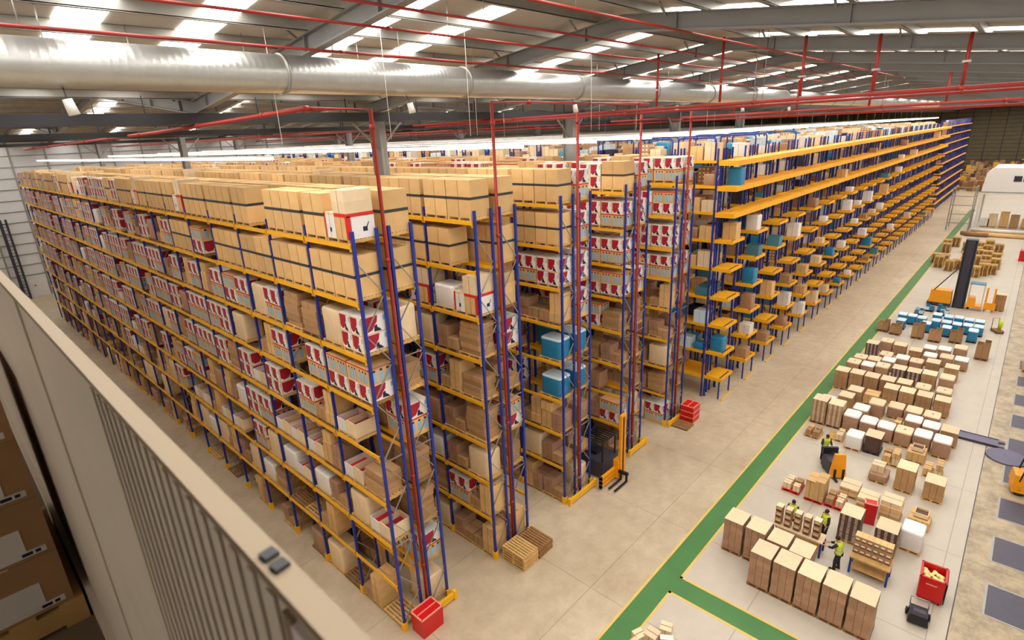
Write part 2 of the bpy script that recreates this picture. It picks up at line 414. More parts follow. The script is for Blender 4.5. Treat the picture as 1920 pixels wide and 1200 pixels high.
# ------------------------------------------------------------------ silver duct
DY, DZ, DR = 0.74 * S, 1.0855 * S, 0.0232 * S
duct = thing('ventilation_duct', 'big round silver spiral ventilation duct running under the roof', 'duct', (0, DY, DZ))
def duct_mesh(x0, x1):
    b = MB(); pts, rr = [], []
    x = x0
    while x < x1 - 1e-6:
        pts += [(x, 0, 0), (x + 0.10, 0, 0), (x + 0.115, 0, 0), (x + 0.135, 0, 0)]; rr += [DR, DR, DR + 0.0015, DR + 0.0015]
        x += 0.15
    pts.append((x1, 0, 0)); rr.append(DR)
    b.tube(pts, rr, 'duct', n=40, cap=True); return b
x = -5.0; i = 0
seg = duct_mesh(0, 6.0).mesh('duct_section')
while x < 115:
    put(seg, 'duct_section', duct, (x, 0, 0))
    b = MB(); b.tube([(x - 0.04, 0, 0), (x + 0.04, 0, 0)], DR + 0.03, 'galv', n=40); b.build('duct_collar', duct)
    if i < 8:
        hz = roofz(DY) - DZ - 0.2
        b = MB(); b.tube([(x + 1.5, 0, DR), (x + 1.5, 0, hz)], 0.012, 'galv', n=6); b.build('hanger_rod', duct)
    x += 6.0; i += 1

# ------------------------------------------------------------------ red sprinkler pipes
def MB_CLIP(root, p):
    b = MB(); b.box(p.x - 0.12, p.x + 0.12, p.y - 0.1, p.y + 0.1, p.z + 0.6, p.z + 0.66, 'galv'); b.build('pipe_mount', root)
def pipe(name, pts, r, label, cat='pipe', joints=6.0, mt='red', group=None):
    b = MB(); b.tube(pts, r, mt, n=8)
    root = tag(b.build(name), label, cat, group)
    i = 0
    p, q = Vector(pts[-2]), Vector(pts[-1])
    if abs((q - p).normalized().z) < 0.9:
        for t in ((0.02, 0.07, 0.14, 0.3) if (q - p).length > 30 else (0.5,)):
            c = p + (q - p) * t; hm = MB(); hm.tube([c, (c.x, c.y, roofz(c.y) - 0.01)], 0.01, 'galv', n=5); hm.build('pipe_hanger', root)
    else: MB_CLIP(root, p)
    for p, q in zip(pts[:-1], pts[1:]):
        p, q = Vector(p), Vector(q); L = (q - p).length; d = (q - p) / L
        t = joints / 2
        while t < L and i < 26:
            j = MB(); j.tube([p + d * (t - 0.07), p + d * (t + 0.07)], r * 1.35, mt, n=8); j.build('pipe_coupling', root); t += joints; i += 1
    return root
PX = 1.16 * S
pz = 1.0385 * S
pipe('sprinkler_pipe', [(PX, Y0 + 0.4, pz), (PX, Y1 - 1, pz)], 0.06, 'thick red sprinkler main crossing high above the rack ends, upper of two')
pipe('sprinkler_pipe', [(PX + 0.9, Y0 + 0.4, pz - 0.10), (PX + 0.9, Y1 - 1, pz - 0.10)], 0.045, 'red sprinkler main running just behind and below the upper main')
pipe('sprinkler_pipe', [(2.3 * S, Y0 + 0.4, 1.035 * S), (2.3 * S, Y1 - 1, 1.035 * S)], 0.085, 'red sprinkler main farther back over the picking racks')
pipe('sprinkler_pipe', [(2.35 * S, Y0 + 0.4, 1.022 * S), (2.35 * S, Y1 - 1, 1.022 * S)], 0.06, 'thin red sprinkler main beneath the back main')
pipe('sprinkler_pipe', [(3.6 * S, Y0 + 0.4, 1.03 * S), (3.6 * S, 60, 1.03 * S)], 0.085, 'red sprinkler main deepest in the hall')
ROW = ['lowest pair', 'second', 'third', 'fourth', 'fifth']
for i, (yy, lab) in enumerate(((0.717, 'thin red pipe under the roof just above the silver duct'), (0.607, 'thin red pipe under the roof between duct and ridge'), (0.54, 'thin red pipe under the roof closest to the ridge'), (0.40, 'thin red pipe under the dock slope of the roof'))):
    z = roofz(yy * S) - 0.77
    pipe('sprinkler_branch', [(X0 + 1, yy * S, z), (46, yy * S, z)], 0.03, lab, joints=9)
drops = [(0.64, 'first'), (0.50, 'second'), (0.35, 'third'), (0.235, 'fourth'), (0.115, 'fifth')]
for yy, o in drops:
    pipe('sprinkler_drop', [(PX + 0.0, yy * S, pz + 0.09), (PX, yy * S, roofz(yy * S) - 0.3)], 0.05, 'red vertical pipe joining roof to the front main, %s from the duct' % o, joints=50)
for yy, o in ((0.93, 'first'), (0.70, 'second'), (0.47, 'third'), (0.26, 'fourth')):
    pipe('sprinkler_drop', [(2.3 * S, yy * S, 1.04 * S), (2.3 * S, yy * S, roofz(yy * S) - 0.3)], 0.07, 'red vertical pipe over the back main, %s from the duct' % o, joints=50)
# white suspension wires, sounders under the duct, battens under the roof
wires = [(270, 0.36, .75), (520, .5, .7), (640, .62, .66), (835, .75, .78), (1010, 1.0, .7), (1090, 1.25, .85), (1310, 1.55, .7), (1120, 1.6, .95)]
for i, (q, xx, yy) in enumerate(wires):
    b = MB(); b.tube([(xx * S, yy * S, 1.0 * S), (xx * S, yy * S, roofz(yy * S) - 0.02)], 0.008, 'white', n=5)
    tag(b.build('hanging_wire'), 'thin pale suspension wire hanging from the roof, %s from the mezzanine' % ORD[i], 'wire')
for i, xx in enumerate((0.135, 0.56, 0.98, 1.42, 1.86, 2.3)):
    b = MB(); b.tube([(0, 0, 0), (0.05, -0.02, -0.28)], [0.085, 0.1], 'white', n=12)
    root = tag(b.build('horn_speaker', None, (xx * S, DY - 0.25, DZ - DR - 0.2)), 'small white horn speaker under the silver duct, %s along it' % ORD[i], 'speaker')
    b = MB(); b.tube([(0.02, 0.2, 0.18 + 0.1), (0.0, 0.0, -0.02)], 0.012, 'dark', n=6); b.build('hanging_bracket', root)
for i, (xx, yy) in enumerate(((0.228, .80), (0.36, .79), (0.53, .78), (0.70, .80), (1.35, .82), (1.75, .84))):
    root = thing('batten_light', 'white tube light batten hung near the roof, %s along the duct' % ORD[i], 'light', (xx * S, yy * S, roofz(yy * S) - 0.95))
    b = MB(); b.box(-0.05, 0.05, -0.62, 0.62, 0.0, 0.06, 'white'); b.build('housing', root)
    b = MB(); b.tube([(0, -0.6, -0.02), (0, 0.6, -0.02)], 0.018, 'tube2', n=8); b.build('tube', root)
    b = MB(); b.tube([(0, 0.5, 0.05), (0, 0.5, 0.9)], 0.008, 'galv', n=5); b.build('hanger', root)
# ------------------------------------------------------------------ pallet racks
LV = [v * S for v in (0.118, 0.22, 0.321, 0.429, 0.532, 0.630, 0.734, 0.836)]
BAY, NB = 3.02, 23
FD = 0.9                                     # depth of one frame
RACKH = 0.858 * S
RACK_A = [0.4855 * S, 0.7626 * S, 1.043 * S, 1.3335 * S, 1.611 * S]
RACK_Y = [0.818 * S, 0.816 * S, 0.816 * S, 0.818 * S, 0.810 * S]
rng = random.Random(11)
def frame_mesh(h, brace=True):
    b = MB()
    for u in (0, FD):
        b.box(u - 0.05, u + 0.05, -0.045, 0.045, 0, h, 'blue'); b.box(u - 0.09, u + 0.09, -0.08, 0.08, 0, 0.012, 'blue')
    z, s = 0.35, 0
    while z + 1.25 < h:
        b.bar((0, 0, z), (FD, 0, z), 0.04, 0.03, 'galv') if s % 3 == 0 else None
        p, q = ((0, 0, z), (FD, 0, z + 1.2)) if s % 2 == 0 else ((FD, 0, z), (0, 0, z + 1.2))
        b.bar(p, q, 0.045, 0.03, 'galv'); z += 1.25; s += 1
    return b.mesh('upright_frame')
FM = frame_mesh(RACKH)
def guard_mesh(side):
    b = MB(); x = side
    b.box(x - 0.09, x + 0.09, -0.1, -0.06, 0.0, 0.42, 'guard'); b.box(x - 0.09, x + 0.09, 0.06, 0.1, 0.0, 0.42, 'guard'); e = -0.09 if side == 0 else 0.09
    b.box(x + e - 0.02, x + e + 0.02, -0.1, 0.1, 0.0, 0.42, 'guard'); return b.mesh('post_guard')
GM0, GM1 = guard_mesh(0), guard_mesh(FD)
def beam_mesh():
    b = MB(); b.box(-0.025, 0.025, 0.045, BAY - 0.045, -0.14, 0, 'yellow')
    for y in (0.045, BAY - 0.075): b.box(-0.045, 0.03, y, y + 0.03, -0.22, 0.04, 'yellow')
    return b.mesh('beam')
BM = beam_mesh()
def rack_run(x, y, flip, ordw, near_front, near_back):
    root = thing('pallet_rack', 'blue and yellow pallet rack run, %s run counted from the mezzanine wall' % ordw, 'rack', (x, y, 0), 0, 'pallet rack runs')
    for i in range(NB + 1):
        f = put(FM, 'upright_frame', root, (0, i * BAY, 0))
        if i < 14: put(GM1 if flip else GM0, 'post_guard', f)
    rest = MB(); cnt = 0
    for l, z in enumerate(LV):
        for i in range(NB):
            for u, nr in ((-0.075, near_front), (FD + 0.075, near_back)):
                if i < nr and cnt < 98:
                    put(BM, 'beam', root, (u, i * BAY, z)); cnt += 1
                else:
                    rest.box(u - 0.025, u + 0.025, i * BAY + 0.045, (i + 1) * BAY - 0.045, z - 0.14, z, 'yellow')
    o = rest.build('beam', root); o['kind'] = 'stuff'
    return root
runs = []
for k in range(5):
    for s in range(2):
        i = len(runs)
        x = RACK_A[k] + (0 if s == 0 else 2.28 - FD)
        nf, nb_ = ((9, 3) if i == 0 else (5, 3) if s == 0 else (2, 4))
        if k == 4: nf, nb_ = 4, 4
        rack_run(x, RACK_Y[k], s == 1, ORD[i], nf, nb_)
        runs.append((x, RACK_Y[k]))
# yellow floor barriers closing the rack ends and sprinkler risers in the flues
def barrier(x, y, w, label):
    root = thing('rack_end_barrier', label, 'barrier', (x, y, 0))
    b = MB(); b.box(0, w, -0.05, 0.05, 0.12, 0.26, 'guard'); b.box(0, w, -0.06, 0.06, 0.30, 0.40, 'guard'); b.build('rail', root)
    for u in (0.05, w - 0.05):
        b = MB(); b.box(u - 0.07, u + 0.07, -0.08, 0.08, 0, 0.46, 'guard'); b.build('foot', root)
barrier(RACK_A[0] + 1.45, RACK_Y[0] - 0.35, 1.0, 'short yellow floor barrier beside the two-lidded red crate')
barrier(RACK_A[2] - 0.05, RACK_Y[2] - 0.35, 2.4, 'yellow floor barrier at the rack end beside the fork truck')
barrier(RACK_A[3] + 0.5, RACK_Y[3] - 0.35, 2.0, 'yellow floor barrier just beyond the yellow fork truck')
barrier(RACK_A[4] - 0.05, RACK_Y[4] - 0.35, 1.9, 'yellow floor barrier behind the flat brown pallet and red totes')
for k in range(5):
    x = RACK_A[k] + 1.14; y = RACK_Y[k] - 0.1
    zt = (1.048, 1.061, 1.053, 1.05, 1.05)[k] * S
    pts = [(x, y, 0.5), (x, y, zt)]
    if k == 0: pts += [(x - 2.2, y, zt), (x - 3.2, y + 9.5, zt - 0.28), (x - 4.0, y + 36, zt - 0.5)]
    if k == 1: pts += [(x + 11.5, y, zt)]
    pipe('sprinkler_riser', pts, 0.065, ('red sprinkler riser at the %s double rack end, %s' % (ORD[k], ('bent toward the far wall', 'elbowed along the rack ends', 'standing straight', 'standing straight', 'before the yellow decks')[k])), joints=4.2)

# ------------------------------------------------------------------ pallet loads
LW, LD = 1.36, 1.0
def pallet_mesh(w=LW, d=LD, m='wood', h=0.14, name='pallet'):
    b = MB()
    for y in (-w / 2 + 0.05, 0, w / 2 - 0.05): b.box(-d / 2, d / 2, y - 0.05, y + 0.05, 0.02, h - 0.022, m)
    n = 7
    for i in range(n):
        x = -d / 2 + (d - 0.1) * i / (n - 1); b.box(x, x + 0.1, -w / 2, w / 2, h - 0.022, h, m)
    for x in (-d / 2, -0.05, d / 2 - 0.1): b.box(x, x + 0.1, -w / 2, w / 2, 0, 0.02, m)
    return b.mesh(name)
PM = pallet_mesh(); PM2 = pallet_mesh(m='wood2')
def carton(x0, x1, y0, y1, z0, z1, m='kraft', seams=True, style=None, b=None, nseam=2):
    b = b or MB(); b.box(x0, x1, y0, y1, z0, z1, m); e = 0.004
    fx, fy = x0 - e, y0 - e                                    # the faces toward the aisles
    if seams:
        ym = (y0 + y1) / 2; xm = (x0 + x1) / 2
        b.box(xm - 0.012, xm + 0.012, y0, y1, z1, z1 + e, 'seam')
        for i in range(1, nseam):
            y = y0 + (y1 - y0) * i / nseam; b.box(fx, x0, y - 0.008, y + 0.008, z0, z1, 'seam')
    W = y1 - y0; H = z1 - z0; D = x1 - x0
    def px(ya, yb, za, zb, mm, o=1.0): b.box(x0 - e * o, x0, y1 - W * yb, y1 - W * ya, z0 + H * za, z0 + H * zb, mm)
    def polyx(pts, mm, o): b.quad([(x0 - e * o, y1 - W * u, z0 + H * v) for u, v in pts], mm)
    def polyy(pts, mm, o): b.quad([(x0 + D * u, y0 - e * o, z0 + H * v) for u, v in pts], mm)
    def py(ua, ub, za, zb, mm, o=1.0): b.box(x0 + D * ua, x0 + D * ub, y0 - e * o, y0, z0 + H * za, z0 + H * zb, mm)
    if style == 'picture':
        for poly, pan in ((polyx, px), (polyy, py)):
            pan(0.03, 0.97, 0.03, 0.97, 'white')
            poly([(0.05, 0.95), (0.05, 0.30), (0.20, 0.12), (0.42, 0.20), (0.52, 0.45), (0.62, 0.62), (0.66, 0.95)], 'crimson', 2)
            poly([(0.50, 0.40), (0.48, 0.10), (0.78, 0.06), (0.70, 0.22), (0.62, 0.30), (0.60, 0.48)], 'navy', 3)
            poly([(0.86, 0.88), (0.86, 0.60), (0.95, 0.60), (0.95, 0.88)], 'sky', 2)
        b.box(x0, x1, y0, y1, z1, z1 + e, 'white')
    elif style == 'bottles':
        for poly, pan in ((polyx, px), (polyy, py)):
            for u in (0.16, 0.45, 0.72):
                poly([(u, 0.70), (u, 0.12), (u + 0.18, 0.12), (u + 0.18, 0.70)], 'sky', 2); poly([(u + 0.04, 0.84), (u + 0.04, 0.72), (u + 0.14, 0.72), (u + 0.14, 0.84)], 'navy', 2)
            pan(0.0, 1.0, 0.92, 1.0, 'redprint')
    elif style == 'redband':
        for poly, pan in ((polyx, px), (polyy, py)):
            poly([(0.0, 1.0), (0.0, 0.86), (1.0, 0.86), (1.0, 1.0)], 'redprint', 2)
        px(0.86, 1.0, 0.0, 0.9, 'redprint'); py(0.0, 0.14, 0.0, 0.9, 'redprint', 2)
        py(0.12, 1.0, 0.0, 0.86, 'white'); polyy([(0.55, 0.44), (0.55, 0.26), (0.72, 0.26), (0.72, 0.44)], 'navy', 2); polyy([(0.68, 0.44), (0.78, 0.62), (0.80, 0.60), (0.72, 0.42)], 'navy', 3)
    elif style == 'whitepanel':
        px(0.0, 0.14, 0, 1.0, 'redprint'); px(0.14, 1.0, 0, 0.9, 'white'); polyx([(0.48, 0.42), (0.48, 0.24), (0.64, 0.24), (0.64, 0.42)], 'navy', 2)
    elif style == 'dots':
        for poly, pan in ((polyx, px), (polyy, py)):
            for i in range(3):
                for j in range(4):
                    u, v = 0.12 + 0.31 * i, 0.12 + 0.24 * j; poly([(u, v + 0.1), (u, v), (u + 0.14, v), (u + 0.14, v + 0.1)], 'white', 2)
    return b
def bundle(x0, x1, y0, y1, z0, z1, m, top=None):
    """A shrink-wrapped bundle: rounded corners, slightly bulged sides and a dished top."""
    b = MB(); k = b.mi(m); kt = b.mi(top or m); cx, cy = (x0 + x1) / 2, (y0 + y1) / 2; hx, hy = (x1 - x0) / 2, (y1 - y0) / 2
    n = 24; lev = [(0, 0.97), (0.04, 1.0), (0.5, 0.985), (0.9, 1.0), (0.97, 0.97), (1.0, 0.9)]
    for t, s in lev:
        for j in range(n):
            a = 2 * PI * (j + 0.5) / n; ca, sa = math.cos(a), math.sin(a); p = 0.22
            b.v.append((cx + hx * s * math.copysign(abs(ca) ** p, ca), cy + hy * s * math.copysign(abs(sa) ** p, sa), z0 + (z1 - z0) * t))
    for i in range(len(lev) - 1):
        for j in range(n):
            b.f.append((i * n + j, i * n + (j + 1) % n, (i + 1) * n + (j + 1) % n, (i + 1) * n + j)); b.m.append(kt if i >= 3 else k); b.smooth.append(True)
    b.f.append(tuple((len(lev) - 1) * n + j for j in range(n))); b.m.append(kt); b.smooth.append(False)
    return b
X_, Y_ = LD / 2, LW / 2
def open_box(x0, x1, y0, y1, z0, z1, m, inner):
    b = MB(); t = 0.03
    b.box(x0, x1, y0, y1, z0, z0 + t, m)
    for a in ((x0, x0 + t, y0, y1), (x1 - t, x1, y0, y1), (x0 + t, x1 - t, y0, y0 + t), (x0 + t, x1 - t, y1 - t, y1)): b.box(*a, z0, z1, m)
    b.box(x0 + t, x1 - t, y0 + t, y1 - t, z0 + t, z0 + (z1 - z0) * 0.55, inner)
    return b
def specs(kind, v):
    """Parts of one load: [(name, mesh builder)]; the pallet is added for all of them."""
    r = random.Random(kind + str(v)); P = []; z = 0.142
    if kind == 'strapped_carton_load':
        h = 0.70
        P.append(('carton', carton(-X_, X_, -Y_, Y_, z, z + h, 'kraft'))); P.append(('carton', carton(-X_, X_, -Y_, Y_, z + h + 0.002, z + 2 * h, 'kraft')))
        b = MB(); b.box(-X_ - 0.008, X_ + 0.008, -Y_ - 0.008, Y_ + 0.008, z + h - 0.03, z + h + 0.07, 'strap'); P.append(('strap', b))
    elif kind == 'printed_carton_load':
        h = 0.64; st = [('bottles', 'picture'), ('picture', 'bottles'), ('picture', 'picture'), ('bottles', 'picture')][v % 4]
        for j in range(2):
            for i in range(2):
                y0 = -Y_ + i * LW / 2
                P.append(('carton', carton(-X_, X_, y0 + 0.006, y0 + LW / 2 - 0.006, z + j * (h + 0.002), z + j * (h + 0.002) + h, 'kraft', False, st[j] if r.random() < 0.9 else None)))
    elif kind == 'red_banded_load':
        h = 0.82
        P.append(('carton', carton(-X_, X_, -Y_, 0.05, z, z + h, 'kraft', True, 'redband'))); P.append(('carton', carton(-X_, X_, 0.06, Y_, z, z + h, 'kraft3', True, 'whitepanel')))
        P.append(('carton', carton(-X_, X_, -Y_ + 0.02, 0.1, z + h + 0.003, z + h + 0.36, 'kraft3'))); P.append(('carton', carton(-X_, X_, -Y_ + 0.02, 0.1, z + h + 0.363, z + h + 0.72, 'kraft3', True)))
    elif kind == 'flat_carton_load':
        n = 4 + v % 3
        for i in range(n):
            dx, dy = r.uniform(-.04, .04), r.uniform(-.05, .05); P.append(('carton', carton(-X_ + 0.06 + dx, X_ - 0.06 + dx, -Y_ + 0.12 + dy, Y_ - 0.12 + dy, z + i * 0.23, z + i * 0.23 + 0.222, 'kraft2', i == n - 1)))
    elif kind == 'wrapped_load':
        P.append(('wrapped_bundle', bundle(-X_ + 0.03, X_ - 0.03, -Y_ + 0.06, Y_ - 0.06, z, z + 0.95 + 0.15 * (v % 3), ('wrap', 'mauve', 'pale')[v % 3])))
    elif kind == 'blue_wrapped_load':
        P.append(('wrapped_bundle', bundle(-X_ + 0.03, X_ - 0.03, -Y_ + 0.06, Y_ - 0.06, z, z + 1.05, 'bluewrap', 'bluetop')))
    elif kind == 'open_box_load':
        P.append(('open_box', open_box(-X_ + 0.02, X_ - 0.02, -Y_ + 0.02, -0.01, z, z + 0.62, 'kraft3', 'crimson'))); P.append(('open_box', open_box(-X_ + 0.02, X_ - 0.02, 0.01, Y_ - 0.02, z, z + 0.55, 'white', 'redprint')))
    elif kind == 'brown_carton_load':
        for i in range(2):
            for j in range(1 + (v + i) % 3):
                y0 = -Y_ + i * LW / 2; P.append(('carton', carton(-X_ + r.uniform(0, .08), X_ - r.uniform(0, .1), y0 + 0.01, y0 + LW / 2 - 0.02, z + j * 0.47, z + j * 0.47 + 0.465, ('kraft2', 'mauve', 'kraft')[(v + i) % 3], True, None)))
    return P
PROTO, FAR = {}, {}
NV = {'strapped_carton_load': 1, 'printed_carton_load': 4, 'red_banded_load': 1, 'flat_carton_load': 3, 'wrapped_load': 3, 'blue_wrapped_load': 1, 'open_box_load': 1, 'brown_carton_load': 6, 'loaded_pallet': 1}
def proto(kind, v):
    v %= NV[kind]
    if (kind, v) not in PROTO:
        P = [(n, b.mesh(n)) for n, b in specs(kind, v)]
        PROTO[kind, v] = [('pallet', PM2 if v % 2 else PM)] + P
        f = MB(); f.box(-X_, X_, -Y_, Y_, 0.0, 0.14, 'wood')
        for n, b in specs(kind, v):
            o = len(f.v); f.v += b.v; f.f += [tuple(i + o for i in q) for q in b.f]; f.smooth += b.smooth; f.m += [f.mi(b.mats[k]) for k in b.m]
        FAR[kind, v] = f
    return PROTO[kind, v]
DESC = {'strapped_carton_load': 'strapped kraft cartons', 'printed_carton_load': 'crimson and white printed cartons', 'red_banded_load': 'red banded cartons', 'flat_carton_load': 'flat brown cartons', 'wrapped_load': 'shrink-wrapped load', 'blue_wrapped_load': 'blue wrapped load', 'open_box_load': 'open red-filled boxes', 'brown_carton_load': 'plain brown cartons', 'empty_pallet': 'bare wooden pallet'}
TIER = ['floor', 'lowest beam', 'second beam', 'third beam', 'fourth beam', 'fifth beam', 'sixth beam', 'seventh beam', 'top beam']
plan = []
def want(kind, v, run, bay, lev, slot): plan.append((kind, v, run, bay, lev, slot))
def pick(r, opts):
    t = r.random() * sum(w for _, w in opts)
    for k, w in opts:
        t -= w
        if t <= 0: return k
    return opts[-1][0]
K_, P_, F_, W_, B_, O_, R_, BC = 'strapped_carton_load', 'printed_carton_load', 'flat_carton_load', 'wrapped_load', 'blue_wrapped_load', 'open_box_load', 'red_banded_load', 'brown_carton_load'
# what the photograph shows in the bays by the aisle end of the first run, {(level, bay, slot): kind}
SPEC = {0: {(8, 0, 0): R_, (8, 0, 1): K_, (8, 5, 0): R_, (8, 7, 1): R_, (7, 4, 0): None, (6, 0, 0): P_, (6, 0, 1): W_, (6, 1, 0): F_, (6, 1, 1): F_, (4, 0, 0): None, (4, 0, 1): O_, (4, 1, 0): BC,
        (3, 0, 0): F_, (3, 0, 1): O_, (3, 1, 0): BC, (3, 2, 0): O_, (3, 2, 1): O_, (2, 0, 0): O_, (2, 0, 1): W_, (2, 1, 0): BC, (1, 0, 0): None, (1, 0, 1): None, (1, 1, 0): None, (0, 0, 0): 'empty_pallet', (0, 1, 0): 'empty_pallet', (0, 0, 1): BC},
        2: {(6, 0, 0): R_, (6, 0, 1): W_, (5, 0, 0): F_, (4, 0, 0): F_, (3, 0, 0): F_, (2, 0, 0): W_, (2, 0, 1): BC, (1, 0, 0): BC, (0, 0, 0): BC, (0, 0, 1): BC, (4, 0, 1): BC, (6, 1, 0): R_},
        4: {(6, 0, 0): P_, (6, 0, 1): P_, (5, 0, 0): BC, (5, 0, 1): BC, (4, 0, 0): B_, (3, 0, 0): B_, (4, 0, 1): None, (3, 0, 1): None, (2, 0, 0): BC, (2, 0, 1): BC, (1, 0, 0): BC, (1, 0, 1): W_, (0, 0, 0): BC, (0, 0, 1): BC},
        5: {(8, 0, 0): P_, (8, 0, 1): P_, (4, 0, 0): B_, (4, 0, 1): B_, (3, 0, 0): B_}}
def fill_run(i, bays, tiers, table, density=0.93):
    for bay in bays:
        for lev in tiers:
            for slot in range(2):
                sp = SPEC.get(i, {})
                r = random.Random(i * 7919 + bay * 131 + lev * 17 + slot)
                if (lev, bay, slot) in sp:
                    kd = sp[lev, bay, slot]
                    if kd is None: continue
                elif r.random() > density: continue
                else: kd = pick(r, table(lev, bay))
                want(kd, r.randrange(12), i, bay, lev, slot)
def t0(lev, bay):
    if lev == 8: return [(K_, 9), (R_, 0.7)] if bay < 9 else [(K_, 2), (P_, 3), (W_, 2), (R_, 1)]
    if lev == 7: return [(K_, 1)] if bay < 4 else [(K_, 1.5), (P_, 5), (W_, 1.5), (BC, 1)]
    if lev in (5, 6): return [(P_, 6), (BC, 1), (W_, .7), (F_, .5)]
    if lev in (3, 4): return [(P_, 4), (BC, 2), (O_, .8), (W_, 1.2), (F_, .6)]
    if lev == 2: return [(P_, 2), (BC, 2), (W_, 2), (O_, 1)]
    return [(BC, 2), (W_, 1.5), ('empty_pallet', 2), (F_, 1)]
def dens0(lev): return 0.93 if lev > 2 else 0.72
for lv in range(9): fill_run(0, range(NB), [lv], t0, dens0(lv))
def tk(lev, bay): return [(K_, 1)] if lev >= 7 else [(BC, 3), (P_, 1), (F_, 1), (W_, .6)]
def tp(lev, bay): return [(P_, 5), (K_, .6)] if lev >= 5 else [(BC, 3), (P_, 1), (F_, 1), (W_, .7)]
for i in range(1, 10):
    tb = tk if i < 5 else tp
    fill_run(i, range(3 if i != 2 else 4), range(0, 8), tb, 0.9)
    fill_run(i, range(NB), [8], (lambda lev, bay, i=i: [(K_, 6), (R_, .4)] if i < 5 else [(P_, 5), (K_, 1.5)]), 0.97)
fill_run(1, range(3, NB), range(0, 8), lambda lev, bay: [(BC, 3), (P_, 2), (K_, 1)], 0.85)
def where(p):
    kind, v, run, bay, lev, slot = p; x, y = runs[run]
    return (x + FD / 2, y + bay * BAY + 0.05 + (0.755, 2.165)[slot], 0.003 if lev == 0 else LV[lev - 1] + 0.002)
def gone(p):
    x, y, z = where(p)
    return any(abs(x - cx) < 0.9 and abs(y - cy) < 1.0 for cx in COLX[1:] for cy in (1.206 * S, 2.598 * S, 3.99 * S))
plan = [p for p in plan if not gone(p)]
def seen_first(p):
    x, y, z = where(p); d = (Vector((x, y, z)) - Vector((0, 0, S))).length
    hid = 0 if p[2] == 0 else 12 if p[4] == 8 else (25 if p[2] % 2 == 0 else 40)
    return d + hid + (60 if p[2] == 1 and p[3] > 2 and p[4] < 8 else 0)
plan.sort(key=seen_first)
count, rest = {}, MB()
def add_far(mb, f, loc):
    o = len(mb.v); x, y, z = loc
    mb.v += [(a + x, b + y, c + z) for a, b, c in f.v]; mb.f += [tuple(i + o for i in q) for q in f.f]; mb.smooth += f.smooth
    km = [mb.mi(m) for m in f.mats]; mb.m += [km[k] for k in f.m]
farmesh = {}
for p in plan:
    kind, v, run, bay, lev, slot = p
    loc = where(p); n = count.get(kind, 0)
    if kind == 'empty_pallet':
        o = put(PM2 if v % 2 else PM, kind, None, loc)
    else:
        parts = proto(kind, v); far = FAR[kind, v % NV[kind]]
        if n >= 290:
            add_far(rest, far, loc); continue
        d = (Vector(loc) - Vector((0, 0, S))).length
        if d < 42 and n < 150 and (run == 0 or bay < 3 or lev == 8):
            o = put(None, kind, None, loc)
            for nm, me in parts: put(me, nm, o)
        else:
            if (kind, v % NV[kind]) not in farmesh: farmesh[kind, v % NV[kind]] = far.mesh(kind)
            o = put(farmesh[kind, v % NV[kind]], kind, None, loc)
    count[kind] = n + 1
    tier = 'on the floor' if lev == 0 else TIER[lev]
    tag(o, '%s, %s bay %s half, %s, %s rack run' % (DESC[kind], ORD[bay], ('near', 'far')[slot], tier, ORD[run]), 'load' if kind != 'empty_pallet' else 'pallet', {'strapped_carton_load': 'strapped carton loads on the racks', 'printed_carton_load': 'printed carton loads on the racks'}.get(kind, 'mixed loads on the racks'))
if rest.v: tag(rest.build('stored_load_mass'), 'remaining distant loads deep in the blue pallet racks', 'loads', None, 'stuff')
# ------------------------------------------------------------------ picking racks with yellow decks
LY = [v * S for v in (0.085, 0.187, 0.295, 0.402, 0.51, 0.612, 0.71, 0.80, 0.885)]
PR0, PITCH, PRN = 1.905 * S, 0.237 * S, 23
PY = 0.812 * S
PH = 0.962 * S
PL = 70.0
FMP = frame_mesh(LY[-1] + 0.75)
def tile_mesh():
    b = MB(); w, l = 1.95, 1.28
    b.box(0, w, -l, 0, -0.18, 0, 'deck'); b.box(0.16, w - 0.16, -l + 0.12, -l + 0.24, 0, 0.004, 'printbrown')
    b.box(-0.03, 0, -l - 0.03, 0, -0.20, 0.05, 'deck'); b.box(w, w + 0.03, -l - 0.03, 0, -0.20, 0.05, 'deck')
    return b.mesh('end_shelf')
TM = tile_mesh()
b = MB(); b.box(-0.16, PITCH - 0.17, -1.28, 0, -0.32, 0, 'deck'); TMW = b.mesh('end_shelf')
def deck_mesh(l):
    b = MB(); b.box(0, 2.28, 0.06, l, -0.12, 0, 'deck'); b.box(-0.03, 0.0, 0.06, l, -0.17, 0.02, 'yellow'); b.box(2.28, 2.31, 0.06, l, -0.17, 0.02, 'yellow'); return b.mesh('shelf_deck')
DM, DMS = deck_mesh(PL), deck_mesh(18.2)
def end_post_mesh():
    b = MB(); b.box(-0.05, 0.05, -0.05, 0.05, 0, LY[-1] - 0.1, 'blue'); b.box(-0.1, 0.1, -0.1, 0.1, 0, 0.012, 'blue'); return b.mesh('end_post')
EPM = end_post_mesh()
b = MB(); b.box(0, 0.05, -0.05, 0.05, 0, LY[0] - 0.15, 'blue'); FOOTM = b.mesh('foot_post')
def hoop_mesh():
    b = MB(); z = PH - 0.05; y0, y1 = 0.0, BAY * 0.86
    b.tube([(0, y0, LY[-1]), (0, y0, z - 0.18), (0, y0 + 0.08, z - 0.05), (0, y0 + 0.22, z), (0, y1 - 0.22, z), (0, y1 - 0.08, z - 0.05), (0, y1, z - 0.18), (0, y1, LY[-1])], 0.055, 'blue', n=6); return b.mesh('hoop')
HM = hoop_mesh()
